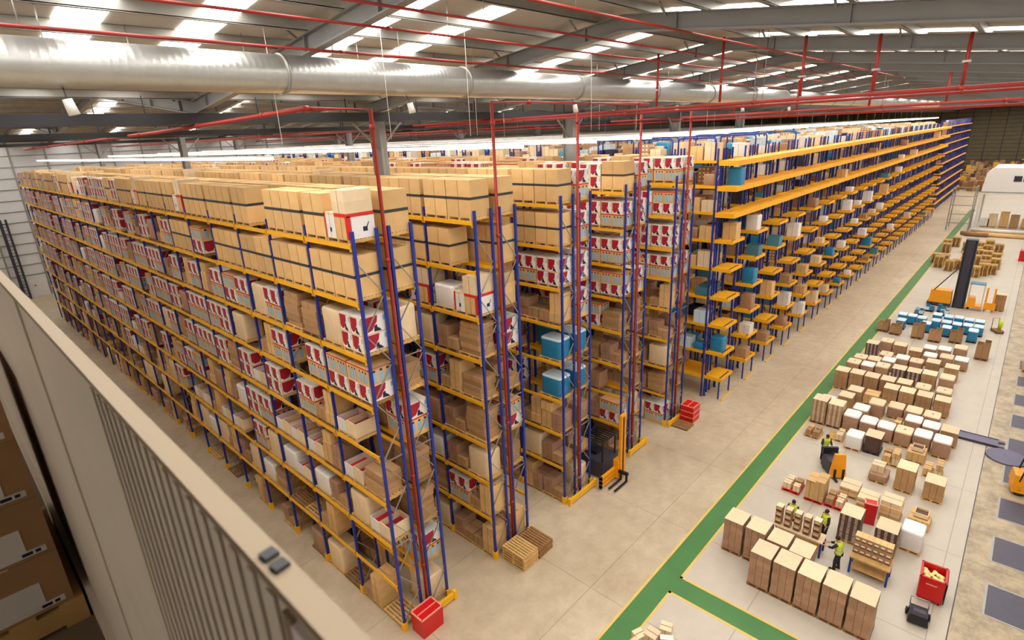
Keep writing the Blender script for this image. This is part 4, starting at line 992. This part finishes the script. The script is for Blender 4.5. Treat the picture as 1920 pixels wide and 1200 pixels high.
# ------------------------------------------------------------------ people
def skin_body(joints, edges, name, m, root_i=0, sub=1):
    me = bpy.data.meshes.new(name); me.from_pydata([j[:3] for j in joints], edges, [])
    o = bpy.data.objects.new(name, me); C.objects.link(o)
    o.modifiers.new('skin', 'SKIN'); 
    sv = me.skin_vertices[0].data
    for i, j in enumerate(joints):
        rr = j[3]; sv[i].radius = rr if isinstance(rr, tuple) else (rr, rr)
        sv[i].use_root = (i == root_i)
    sm = o.modifiers.new('sub', 'SUBSURF'); sm.levels = sub; sm.render_levels = sub
    dg = bpy.context.evaluated_depsgraph_get(); ev = o.evaluated_get(dg)
    out = bpy.data.meshes.new_from_object(ev); bpy.data.objects.remove(o)
    out.materials.clear(); out.materials.append(M[m])
    for p in out.polygons: p.use_smooth = True
    out.name = name
    return out
def person(label, loc, rz, arms, lean=0.0, legs=((0.0, 0.1), (0.0, -0.1)), seat=False):
    """A standing figure facing +X: arms is ((elbow, wrist) left, (elbow, wrist) right) relative to the shoulders."""
    hip = 0.90
    L = lambda z: lean * (z - hip)
    J = [(0, 0, hip, (.12, .15))]; E = []
    def add(p, r, parent):
        J.append((p[0], p[1], p[2], r)); E.append((parent, len(J) - 1)); return len(J) - 1
    wst = add((L(1.08), 0, 1.08), (.10, .13), 0); ch = add((L(1.3) + .01, 0, 1.30), (.115, .16), wst); nb = add((L(1.43), 0, 1.43), (.07, .09), ch)
    nk = add((L(1.5) + .01, 0, 1.50), .052, nb); hd = add((L(1.6) + .03, 0, 1.585), (.085, .075), nk); tp = add((L(1.69) + .025, 0, 1.67), (.075, .07), hd)
    hands = []
    for s, (el, wr) in zip((1, -1), arms):
        sh = add((L(1.4), s * .185, 1.40), .058, nb); e = add((L(1.4) + el[0], s * (.2 + el[1]), 1.40 + el[2]), .043, sh); w = add((L(1.4) + wr[0], s * (.2 + wr[1]), 1.40 + wr[2]), .03, e)
        d = (Vector(J[w][:3]) - Vector(J[e][:3])).normalized(); side = d.cross(Vector((0, 0, 1))).normalized() if abs(d.z) < .95 else Vector((0, 1, 0)); dn = d.cross(side).normalized()
        p0 = Vector(J[w][:3]); pm = add(tuple(p0 + d * .07), (.024, .034), w)
        for q, ln in ((-1.5, .07), (-.5, .085), (.5, .08), (1.5, .062)):
            a = add(tuple(p0 + d * .10 + side * .017 * q), .0095, pm); bnd = add(tuple(p0 + d * (.10 + ln * .6) + side * .018 * q + dn * .012), .009, a); add(tuple(p0 + d * (.10 + ln) + side * .018 * q + dn * .032), .008, bnd)
        t1 = add(tuple(p0 + d * .05 + side * .035 * s), .011, w); add(tuple(p0 + d * .085 + side * .052 * s + dn * .015), .009, t1)
    feet = []
    for s, (fx, fy) in zip((1, -1), legs):
        h_ = add((0, s * .09, .84), .085, 0); k = add((fx * .6 + .03, s * .1, .47), .058, h_); a = add((fx, s * .11, .09), .038, k); add((fx + .15, s * .12, .035), (.035, .04), a); feet.append((h_, k, a))
    me = skin_body(J, E, 'body', 'skin', 0, 1)
    root = put(me, 'person', None, loc, rz); tag(root, label, 'person')
    # clothing: vest over the torso, sleeves, trousers, boots, hair; each hugs the body
    b = MB(); pts = [(L(.92), 0, .90), (L(1.05), 0, 1.05), (L(1.25), 0, 1.25), (L(1.40), 0, 1.40), (L(1.47), 0, 1.47)]; rx = [.16, .15, .165, .15, .09]; ry = [.20, .185, .215, .215, .12]
    n = 16; k = b.mi('vest'); k2 = b.mi('white')
    for (px_, py_, pz_), ax, ay in zip(pts, rx, ry):
        for j in range(n): t = 2 * PI * j / n; b.v.append((px_ + ax * math.cos(t), py_ + ay * math.sin(t), pz_))
    for i in range(4):
        for j in range(n): b.f.append((i * n + j, i * n + (j + 1) % n, (i + 1) * n + (j + 1) % n, (i + 1) * n + j)); b.m.append(k2 if i == 1 and False else k); b.smooth.append(True)
    b.build('vest', root)
    b = MB()
    for i, (px_, ax, ay) in enumerate(((L(1.0), .158, .195), (L(1.16), .163, .205))):
        zz = (1.0, 1.16)[i]; vv = len(b.v)
        for z_ in (zz, zz + .05):
            for j in range(n): t = 2 * PI * j / n; b.v.append((px_ + ax * math.cos(t), ay * math.sin(t), z_))
        for j in range(n): b.f.append((vv + j, vv + (j + 1) % n, vv + n + (j + 1) % n, vv + n + j)); b.m.append(b.mi('white')); b.smooth.append(True)
    b.build('reflective_band', root)
    for s, (el, wr) in zip((1, -1), arms):
        b = MB(); b.tube([(L(1.4), s * .16, 1.41), (L(1.4) + el[0], s * (.2 + el[1]), 1.40 + el[2]), (L(1.4) + el[0] * .5 + wr[0] * .5, s * (.2 + el[1] * .5 + wr[1] * .5), 1.40 + el[2] * .5 + wr[2] * .5)], [.08, .06, .052], 'navycloth', n=10); b.build('sleeve', root)
    b = MB(); b.tube([(0, 0, .97), (0, 0, .84)], [.17, .175], 'navycloth', n=14)
    for s, (fx, fy) in zip((1, -1), legs): b.tube([(0, s * .085, .88), (fx * .6 + .03, s * .1, .47), (fx, s * .11, .10)], [.105, .078, .062], 'navycloth', n=10)
    b.build('trousers', root)
    for s, (fx, fy) in zip((1, -1), legs):
        b = MB(); b.tube([(fx - .07, s * .115, .05), (fx + .05, s * .118, .05), (fx + .19, s * .122, .035)], [.045, .055, .04], 'black', n=10); b.build('boot', root)
    b = MB(); hx = L(1.65) + .015; b.ball((hx, 0, 1.645), .1, 'hair', 12, 8, (1.0, .92, 1.0)); b.build('hair', root)
    # face: eyes, nose, mouth and ears proud of the head
    b = MB(); fx_ = L(1.6) + .115
    for s in (-1, 1): b.ball((fx_ - .012, s * .03, 1.60), .011, 'black', 6, 5); b.ball((L(1.6) + .03, s * .083, 1.585), .02, 'skin', 6, 5, (.6, .5, 1.2))
    b.ball((fx_ + .005, 0, 1.575), .016, 'skin', 6, 5, (1, .8, 1.4)); b.box(fx_ - .02, fx_ - .006, -.025, .025, 1.535, 1.543, 'crimson'); b.build('face', root)
    return root
reach = (((.18, .02, -.22), (.44, -.04, -.28)), ((.18, .02, -.22), (.44, -.02, -.30)))
down = (((.02, .04, -.28), (.12, .03, -.52)), ((.02, .04, -.28), (.10, .03, -.52)))
hold = (((.06, .06, -.27), (.30, .0, -.34)), ((.06, .06, -.27), (.30, .0, -.34)))
person('person in a yellow vest reaching forward at the end of the wooden bench', (23.8, 3.38, 0), PI / 2, reach, 0.15, ((.08, .1), (-.05, -.1)))
person('person in a yellow vest standing behind the pale bench by the labelled cartons', (25.45, 4.35, 0), PI * 0.75, down, 0.0)
person('person in a yellow vest working behind the five carton towers', (25.3, 5.75, 0), PI, hold, 0.1)

# ------------------------------------------------------------------ trucks and machines
def wheel(root, x, y, r, w=0.16):
    b = MB(); b.tube([(x, y - w / 2, r), (x, y + w / 2, r)], r, 'black', n=16); b.tube([(x, y - w / 2 - .01, r), (x, y + w / 2 + .01, r)], r * .5, 'dark', n=10); b.build('wheel', root)
def mast(root, x, y, h, w, m, lm=None):
    for s in (-1, 1):
        b = MB(); b.box(x - .07, x + .07, y + s * w / 2 - .05, y + s * w / 2 + .05, 0.06, h, m); b.build('mast_rail', root)
    b = MB()
    for z in (0.35, h * .5, h - .08):
        b = MB(); b.box(x - .05, x + .05, y - w / 2, y + w / 2, z, z + .09, m); b.build('mast_crossbar', root)
    b = MB(); b.box(x - .03, x + .03, y - .05, y + .05, .1, h * .96, 'dark'); b.build('lift_chain', root)
def forks(root, x, y, z, l, sp=.28):
    for s in (-1, 1):
        b = MB(); b.box(x, x + l, y + s * sp - .06, y + s * sp + .06, z, z + .045, 'black', taper=0.0); b.box(x - .05, x, y + s * sp - .06, y + s * sp + .06, z, z + .55, 'black'); b.build('fork', root)
def truck(label, loc, rz, mh=2.2, cab=True):
    root = thing('fork_truck', label, 'forklift', loc, rz)
    b = MB(); b.box(-1.2, .35, -.52, .52, .18, .75, 'orange', taper=.04); b.box(-1.25, -.6, -.52, .52, .5, 1.15, 'orange', taper=.06); b.build('chassis', root)
    b = MB(); b.box(-.55, -.1, -.25, .25, .75, .9, 'black'); b.box(-.6, -.48, -.25, .25, .85, 1.35, 'black'); b.build('seat', root)
    b = MB(); b.tube([(.2, 0, .8), (.0, 0, 1.15)], .025, 'black'); b.tube([(-.04, -.16, 1.14), (-.1, 0, 1.2), (-.04, .16, 1.14)], .018, 'black'); b.build('steering_wheel', root)
    if cab:
        b = MB()
        for sx, sy in ((-1.0, -.46), (-1.0, .46), (.3, -.46), (.3, .46)): b.bar((sx, sy, .7), (sx * .8, sy, 2.0), .06, .06, 'black')
        for i in range(6): b.box(-.85 + i * .2, -.78 + i * .2, -.48, .48, 2.0, 2.05, 'black')
        b.box(-.86, .28, -.49, -.43, 1.98, 2.06, 'black'); b.box(-.86, .28, .43, .49, 1.98, 2.06, 'black'); b.build('overhead_guard', root)
    mast(root, .5, 0, mh, .7, 'dark'); forks(root, .65, 0, .08, 1.05)
    b = MB(); b.box(.56, .62, -.45, .45, .15, .6, 'dark'); b.build('carriage', root)
    for x, y, r in ((.1, -.45, .3), (.1, .45, .3), (-.9, -.42, .24), (-.9, .42, .24)): wheel(root, x, y, r)
    return root
truck('yellow fork truck parked at the dock strip beside the round turntable', (35.9, -3.1, 0), -PI * .45)
truck('yellow fork truck at the dock strip level with the brown open cartons', (55.2, -3.0, 0), -PI * .5)
# narrow aisle truck with side forks at the third rack end
root = thing('turret_truck', 'narrow aisle truck with yellow mast and side forks in the third aisle', 'forklift', (23.7, 14.35, 0), 0)
b = MB(); b.box(-.85, .75, .75, 3.2, .12, 1.05, 'dark', taper=.03); b.build('chassis', root)
b = MB()
for sx in (-.7, .6):
    for sy in (.9, 2.2): b.box(sx - .04, sx + .04, sy - .04, sy + .04, 1.05, 2.35, 'black')
for i in range(7): b.box(-.75 + i * .22, -.69 + i * .22, .85, 2.25, 2.3, 2.36, 'black')
b.box(-.78, .68, .85, .92, 2.28, 2.38, 'black'); b.box(-.78, .68, 2.18, 2.25, 2.28, 2.38, 'black'); b.build('overhead_guard', root)
b = MB(); b.box(-.3, .3, 1.6, 2.0, 1.05, 1.25, 'black'); b.box(-.3, .3, 1.95, 2.05, 1.2, 1.75, 'black'); b.build('seat', root)
for s_ in (-1, 1):
    b = MB(); b.box(.05 + s_ * .17 - .06, .05 + s_ * .17 + .06, .0, .16, .1, 4.05, 'orange'); b.build('mast_rail', root)
b = MB(); b.box(-.12, .22, -.01, .17, 3.95, 4.07, 'orange'); b.box(-.12, .22, .02, .14, .3, .42, 'orange'); b.box(-.06, .16, .05, .12, .4, 3.96, 'dark'); b.build('mast_crossbar', root)
b = MB(); b.box(-1.75, -.15, .25, .40, .16, .3, 'orange'); b.box(-1.75, -.15, .25, .40, .42, .55, 'orange'); b.box(-1.75, -.15, .25, .40, .68, .80, 'orange'); b.box(-.32, .1, .1, .42, .1, 1.25, 'orange'); b.box(-1.75, -1.65, .25, .42, .1, .85, 'dark'); b.build('traverse_frame', root)
for yy in (-.05, -.42):
    b = MB(); b.box(-1.45, -.25, yy - .06, yy + .06, .10, .145, 'black'); b.box(-.28, -.22, yy - .06, yy + .06, .1, .7, 'black'); b.build('fork', root)
b = MB(); b.box(-.3, -.15, -.5, .1, .5, .66, 'black'); b.build('fork_carriage', root)
for x, y in ((-.6, 1.1), (.55, 1.1), (-.1, 2.9)): wheel(root, x, y, .2)
# low order picker with rider behind the red pallets
root = thing('rider_pallet_truck', 'black and yellow rider truck standing behind the red-based cartons', 'truck', (31.5, 5.35, 0), -PI * .8)
b = MB(); b.box(-.95, .1, -.4, .4, .12, .85, 'dark', taper=.05); b.box(-.95, -.8, -.4, .4, .8, 1.25, 'black'); b.build('chassis', root)
b = MB(); b.box(.1, .45, -.38, .38, .1, 1.5, 'orange', taper=.1); b.build('mast_cover', root)
b = MB(); b.tube([(-.2, 0, .85), (-.32, 0, 1.2), (-.32, .2, 1.22)], .03, 'black'); b.tube([(-.32, 0, 1.2), (-.32, -.2, 1.22)], .03, 'black'); b.build('tiller', root)
forks(root, .47, 0, .06, .35, .22)
for x, y in ((-.6, -.3), (-.6, .3), (.3, 0)): wheel(root, x, y, .12)
person('person in a yellow vest standing on the rider truck behind the red pallets', (32.78, 6.28, 0), -PI * .8, hold, .2)
# tall mast truck
root = thing('tall_mast_truck', 'orange very narrow aisle truck with tall dark mast beyond the blue loads', 'forklift', (71.2, 3.7, 0), 0)
b = MB(); b.box(-.5, .5, -.5, .5, .1, 7.1, 'dark', taper=.02); b.box(-.56, -.5, -.45, -.32, .1, 7.1, 'black'); b.box(-.56, -.5, .32, .45, .1, 7.1, 'black'); b.build('mast', root)
b = MB(); b.box(-.7, .7, .62, 2.5, .25, 1.7, 'orange', taper=.08); b.box(-.7, .7, .62, 2.6, .08, .4, 'dark'); b.build('chassis', root)
b = MB(); b.tube([(-.5, .55, 4.2), (-.6, 2.2, 1.65)], .05, 'black'); b.build('stay', root)
b = MB(); b.box(-.6, .6, -1.9, -.55, .3, .5, 'orange'); b.box(-.6, .6, -1.3, -.6, .5, 1.3, 'orange', taper=.1); b.box(-.65, -.5, -2.9, -2.0, .3, 1.0, 'orange'); b.build('operator_platform', root)
b = MB()
for sx, sy in ((-.55, -1.8), (.5, -1.8), (-.55, -.65), (.5, -.65)): b.box(sx - .04, sx + .04, sy - .04, sy + .04, .5, 2.7, 'cream')
b.box(-.6, .55, -1.85, -.6, 2.7, 2.78, 'teal'); b.build('cab_frame', root)
forks(root, .3, -2.4, .15, 1.0)
b = MB(); b.box(-.15, .15, -2.15, -2.0, .1, 2.4, 'orange'); b.box(-.15, .15, -2.75, -2.6, .1, 2.4, 'orange'); b.build('fork_mast', root)
for x, y in ((-.5, 2.2), (.5, 2.2), (0, -.8)): wheel(root, x, y, .24)
root = thing('carton_pallet_load', 'buff load carried at the side of the tall mast truck', 'pallet load', (72.15, .55, 0), 0)
for nm, me in floor_load('kraft_wrap', 1.7, 991): put(me, nm, root)
# pallet wrapping machine
root = thing('wrapping_machine', 'dark round turntable of a pallet wrapper at the dock strip', 'machine', (39.35, -1.65, 0))
b = MB(); b.tube([(0, 0, 0.0), (0, 0, .09)], [.98, .95], 'purple', n=36); b.build('turntable', root)
b = MB(); b.box(-.2, .2, -1.45, -1.05, 0, 2.2, 'dark'); b.build('mast', root)
b = MB(); b.box(-.14, .14, -1.05, -.95, .9, 1.4, 'black'); b.build('film_carriage', root)
root = thing('loading_ramp', 'grey steel plank with notched end reaching the turntable', 'ramp', (40.75, -.25, 0), 0)
b = MB(); b.box(-.45, .45, -.95, 1.1, 0.02, .12, 'purple'); b.box(-.45, -.2, -1.25, -.95, 0.02, .12, 'purple'); b.box(.2, .45, -1.25, -.95, 0.02, .12, 'purple'); b.build('plank', root)
b = MB(); b.box(-.49, -.45, -.95, 1.1, 0, .15, 'dark'); b.box(.45, .49, -.95, 1.1, 0, .15, 'dark'); b.build('side_rail', root)
# wheeled red bin and black floor machine
root = thing('wheeled_bin', 'wheeled red bin full of crumpled yellow paper', 'bin', (24.65, .12, 0), 0.06)
b = MB(); x0, x1, y0, y1 = -.5, .5, -.42, .42; t = .04
for a in ((x0, x0 + t, y0, y1), (x1 - t, x1, y0, y1), (x0 + t, x1 - t, y0, y0 + t), (x0 + t, x1 - t, y1 - t, y1)): b.box(*a, .16, 1.2, 'redbox')
b.box(x0, x1, y0, y1, .14, .2, 'redbox'); b.box(x0 - .01, x0, -.16, .2, .88, .94, 'redrim'); b.build('body', root)
b = MB(); b.box(x0 - .03, x1 + .03, y0 - .03, y0 + .05, 1.17, 1.22, 'redbox'); b.box(x0 - .03, x1 + .03, y1 - .05, y1 + .03, 1.17, 1.22, 'redbox'); b.box(x0 - .03, x0 + .05, y0, y1, 1.17, 1.22, 'redbox'); b.box(x1 - .05, x1 + .03, y0, y1, 1.17, 1.22, 'redbox'); b.build('rim', root)
b = MB(); b.box(x0 - .02, x1 + .02, y0 - .06, y0 - .02, .2, 1.18, 'black'); b.build('dark_side_panel', root)
b = MB(); rp = random.Random(3)
for i in range(26): b.ball((rp.uniform(-.4, .38), rp.uniform(-.32, .32), rp.uniform(.88, 1.02)), rp.uniform(.07, .13), 'paper', 6, 4, (1, 1.1, .7))
o = b.build('crumpled_paper', None, (24.65, .12, 0), 0.06); tag(o, 'crumpled yellow paper heaped in the wheeled red bin', 'paper', None, 'stuff')
for sx, sy in ((-.4, -.33), (-.4, .33), (.4, -.33), (.4, .33)): wheel(root, sx, sy, .08, .05)
root = thing('floor_sweeper', 'small black floor machine beside the wheeled red bin', 'machine', (22.9, .28, 0), .12)
b = MB(); b.box(-.38, .3, -.34, .34, .1, .5, 'black', taper=.05); b.build('body', root)
b = MB(); b.tube([(.25, -.3, .45), (.42, -.3, .72), (.42, .3, .72), (.25, .3, .45)], .025, 'galv', n=8); b.build('handle', root)
b = MB(); b.box(-.36, .0, -.28, .28, .5, .62, 'dark', taper=.08); b.build('lid', root)
for sy in (-.37, .37): wheel(root, .2, sy, .14, .06)
# small hand truck with yellow sack by the dock line
root = thing('hand_truck', 'brown hand truck holding a yellow bundle near the dock line', 'truck', (64.3, .2, 0), .5)
b = MB(); b.box(-.5, .5, -.3, .3, .1, .25, 'wood2'); b.build('deck', root)
b = MB(); b.tube([(.45, -.25, .25), (.5, -.25, 1.2), (.5, .25, 1.2), (.45, .25, .25)], .025, 'dark', n=8); b.build('handle', root)
b = MB()
for i in range(5): b.tube([(-.2 + .08 * i, -.1, .25), (-.3 + .12 * i, -.15, 1.1)], .05, 'vest', n=8)
b.build('yellow_bundle', root)
for sx, sy in ((-.4, -.25), (-.4, .25), (.4, -.25), (.4, .25)): wheel(root, sx, sy, .1, .06)

# ------------------------------------------------------------------ dock plates
for i in range(9):
    x = (1.364 + .2004 * i) * S - (0 if i else 0)
    root = thing('dock_leveller', 'dark steel dock leveller plate set in the dock strip, %s from the wheeled bin' % ORD[i], 'dock plate', (x, -.087 * S, 0), 0, 'dock levellers')
    b = MB(); b.box(-1.0, 1.0, -2.1, 0, -.005, .012, 'plate'); b.build('plate', root)
    b = MB(); b.box(-1.08, -1.0, -2.1, .08, -.005, .01, 'galv'); b.box(1.0, 1.08, -2.1, .08, -.005, .01, 'galv'); b.box(-1.0, 1.0, 0, .08, -.005, .01, 'galv'); b.build('edge_frame', root)

# ------------------------------------------------------------------ white canopy, rolls, cage and far goods
cx, cy = 125.4, 6.6
root = thing('white_canopy', 'white boxed canopy on a white post at the far end of the marshalling floor', 'canopy', (cx, cy, 0))
b = MB(); k = b.mi('white'); w2 = 9.5
prof = [(0.3, 5.8), (0.0, 9.3), (-.9, 10.2), (-w2, 10.2), (-w2, 5.8)]
v = len(b.v); b.v += [(0, y, z) for y, z in prof] + [(9, y, z) for y, z in prof]; n = len(prof)
b.f.append(tuple(v + i for i in range(n))); b.m.append(k); b.smooth.append(False); b.f.append(tuple(v + n + i for i in reversed(range(n)))); b.m.append(k); b.smooth.append(False)
for i in range(n): b.f.append((v + i, v + n + i, v + n + (i + 1) % n, v + (i + 1) % n)); b.m.append(k); b.smooth.append(False)
b.build('fascia', root)
b = MB(); b.box(-.06, .02, -w2, .3, 6.15, 6.28, 'galv'); b.build('seam_strip', root)
for yy in (-4.1, -5.3):
    b = MB(); b.box(-.05, .02, yy - .5, yy + .5, 8.0, 8.9, 'glass'); b.build('window_pane', root)
for x_ in (0.2, 8.5):
    b = MB(); b.box(x_ - .16, x_ + .16, .0, .3, 0, 5.85, 'white'); b.build('post', root)
for i, (x_, y_, l_, z_, m_) in enumerate(((118.5, 3.2, 7.0, .31, 'kraft3'), (118.1, 3.2, 7.0, .82, 'white'), (117.8, 3.4, 7.0, .31, 'wood'), (117.1, 3.0, 7.2, .31, 'kraft'), (116.5, 5.8, 3.0, .35, "wood2"), (117.2, 6.9, 2.0, .35, 'wood2'))):
    b = MB(); b.tube([(0, -l_ / 2, 0), (0, l_ / 2, 0)], .3, m_, n=14); root = tag(b.build('carpet_roll', None, (x_, y_, z_)), '%s long roll lying before the white canopy, %s of the bundle' % ({'kraft3': 'pale', 'white': 'white', 'wood': 'tan', 'kraft': 'buff', 'wood2': 'brown'}[m_], ORD[i]), 'roll', 'rolls before the canopy')
    b = MB(); b.tube([(0, -l_ / 2 - .01, 0), (0, l_ / 2 + .01, 0)], .1, 'printbrown', n=10); b.build('core', root)
for i, (y_, h_, m_) in enumerate(((4.6, 2.2, 'kraft3'), (3.1, 2.6, 'kraft'), (1.7, 2.2, 'kraft2'), (.2, 1.6, 'kraft'), (5.6, 1.4, 'white'), (-1.6, 1.8, 'kraft3'))):
    root = thing('carton_pallet_load', 'carton load under the white canopy, %s from its post' % ORD[i], 'pallet load', (128.2 + .3 * (i % 2), y_, 0), 0, 'loads under the canopy')
    put(pallet_mesh(1.2, 1.2), 'pallet', root); put(carton(-.58, .58, -.58, .58, .142, h_, m_).mesh('carton_layer'), 'carton_layer', root)
root = thing('mesh_cage', 'grey steel mesh cage between the yellow shelving and the white canopy', 'cage', (121.5, 9.3, 0))
for sx in (0, 4):
    for sy in (-2, 1): b = MB(); b.box(sx - .08, sx + .08, sy - .08, sy + .08, 0, 7.2, 'galv'); b.build('post', root)
for i in range(5):
    b = MB(); z = 1.2 + 1.5 * i; b.box(-.04, .04, -2, 1, z, z + .12, 'galv'); b.box(0, 4, -2.04, -1.96, z, z + .12, 'galv'); b.build('rail', root)
b = MB()
for i in range(16): b.box(-.02, .02, -2 + .2 * i - .015, -2 + .2 * i + .015, 0, 3.4, 'steel')
for i in range(20): b.box(.2 * i - .015, .2 * i + .015, -2.02, -1.98, 0, 3.4, 'steel')
b.build('mesh_panel', root)
b = MB(); rp = random.Random(8)
for i in range(420):
    x_ = rp.uniform(186, 234); y_ = rp.uniform(-3, 16); h_ = rp.uniform(1.0, 5.5) * (.6 + .4 * (x_ - 186) / 48); s_ = rp.uniform(.8, 1.3)
    b.box(x_, x_ + s_, y_, y_ + s_, 0, h_, rp.choice(['kraft2', 'wood2', 'mauve', 'yellow', 'printbrown', 'kraft', 'wood']))
tag(b.build('distant_goods_mass'), 'brown and yellow clutter of stored goods below the olive wall', 'goods', None, 'stuff')

# ------------------------------------------------------------------ cartons on the mezzanine
cl = 0.052
for lv in range(4):
    for i in range(3):
        for j in range(3):
            x1 = .05 - i * .41; y0 = 3.16 + j * .36; z0 = MF + .1405 + lv * .302
            if lv == 3 and j == 2: pass
            o = thing('labelled_carton', 'taped brown carton on the mezzanine pallet, %s layer, %s stack from wall, %s row' % (ORD[lv], ORD[i], ORD[j]), 'carton', (x1 - .2, y0 + .175, z0), 0, 'labelled cartons on the mezzanine')
            put(carton(-.2, .2, -.175, .175, 0, .3, 'kraft2', False).mesh('box'), 'box', o)
            b = MB(); b.box(-.02, .02, -.177, .177, .299, .303, 'wrap'); b.build('tape', o)
            b = MB(); b.box(-.10, .10, -.179, -.174, .05, .17, 'white'); b.box(-.16, .17, -.18, -.175, .02, .05, 'white'); b.box(-.14, -.08, -.181, -.18, .027, .043, 'navy'); b.box(.08, .12, -.181, -.18, .027, .043, 'navy'); b.box(.13, .15, -.181, -.18, .027, .043, 'navy'); b.build('label', o)
tag(put(pallet_mesh(1.1, 1.24, 'wood'), 'loose_pallet', None, (-.535, 3.70, MF + .001)), 'wooden pallet on the mezzanine under the taped cartons', 'pallet')
for i, y in enumerate((.4235, .444)):
    b = MB(); b.box(-.0065, .0065, -.0065, .0065, 0, .004, 'black'); tag(b.build('rubber_pad', None, (MX + .0105, y, MT + .0002), .1), 'black rubber pad on the trim of the cream wall, %s of two' % ('closer', 'farther')[i], 'pad')
# ------------------------------------------------------------------ light and view
w = bpy.data.worlds.new('world'); scene.world = w; w.use_nodes = True
w.node_tree.nodes['Background'].inputs['Color'].default_value = (1, 1, 1, 1); w.node_tree.nodes['Background'].inputs['Strength'].default_value = 0.3
scene.view_settings.view_transform = 'Standard'; scene.view_settings.look = 'None'; scene.view_settings.gamma = 1.0
scene.view_settings.exposure = 0.08
scene.cycles.max_bounces = 6; scene.cycles.diffuse_bounces = 3; scene.cycles.glossy_bounces = 2
scene.cycles.caustics_reflective = False; scene.cycles.caustics_refractive = False
scene.cycles.sample_clamp_indirect = 8.0
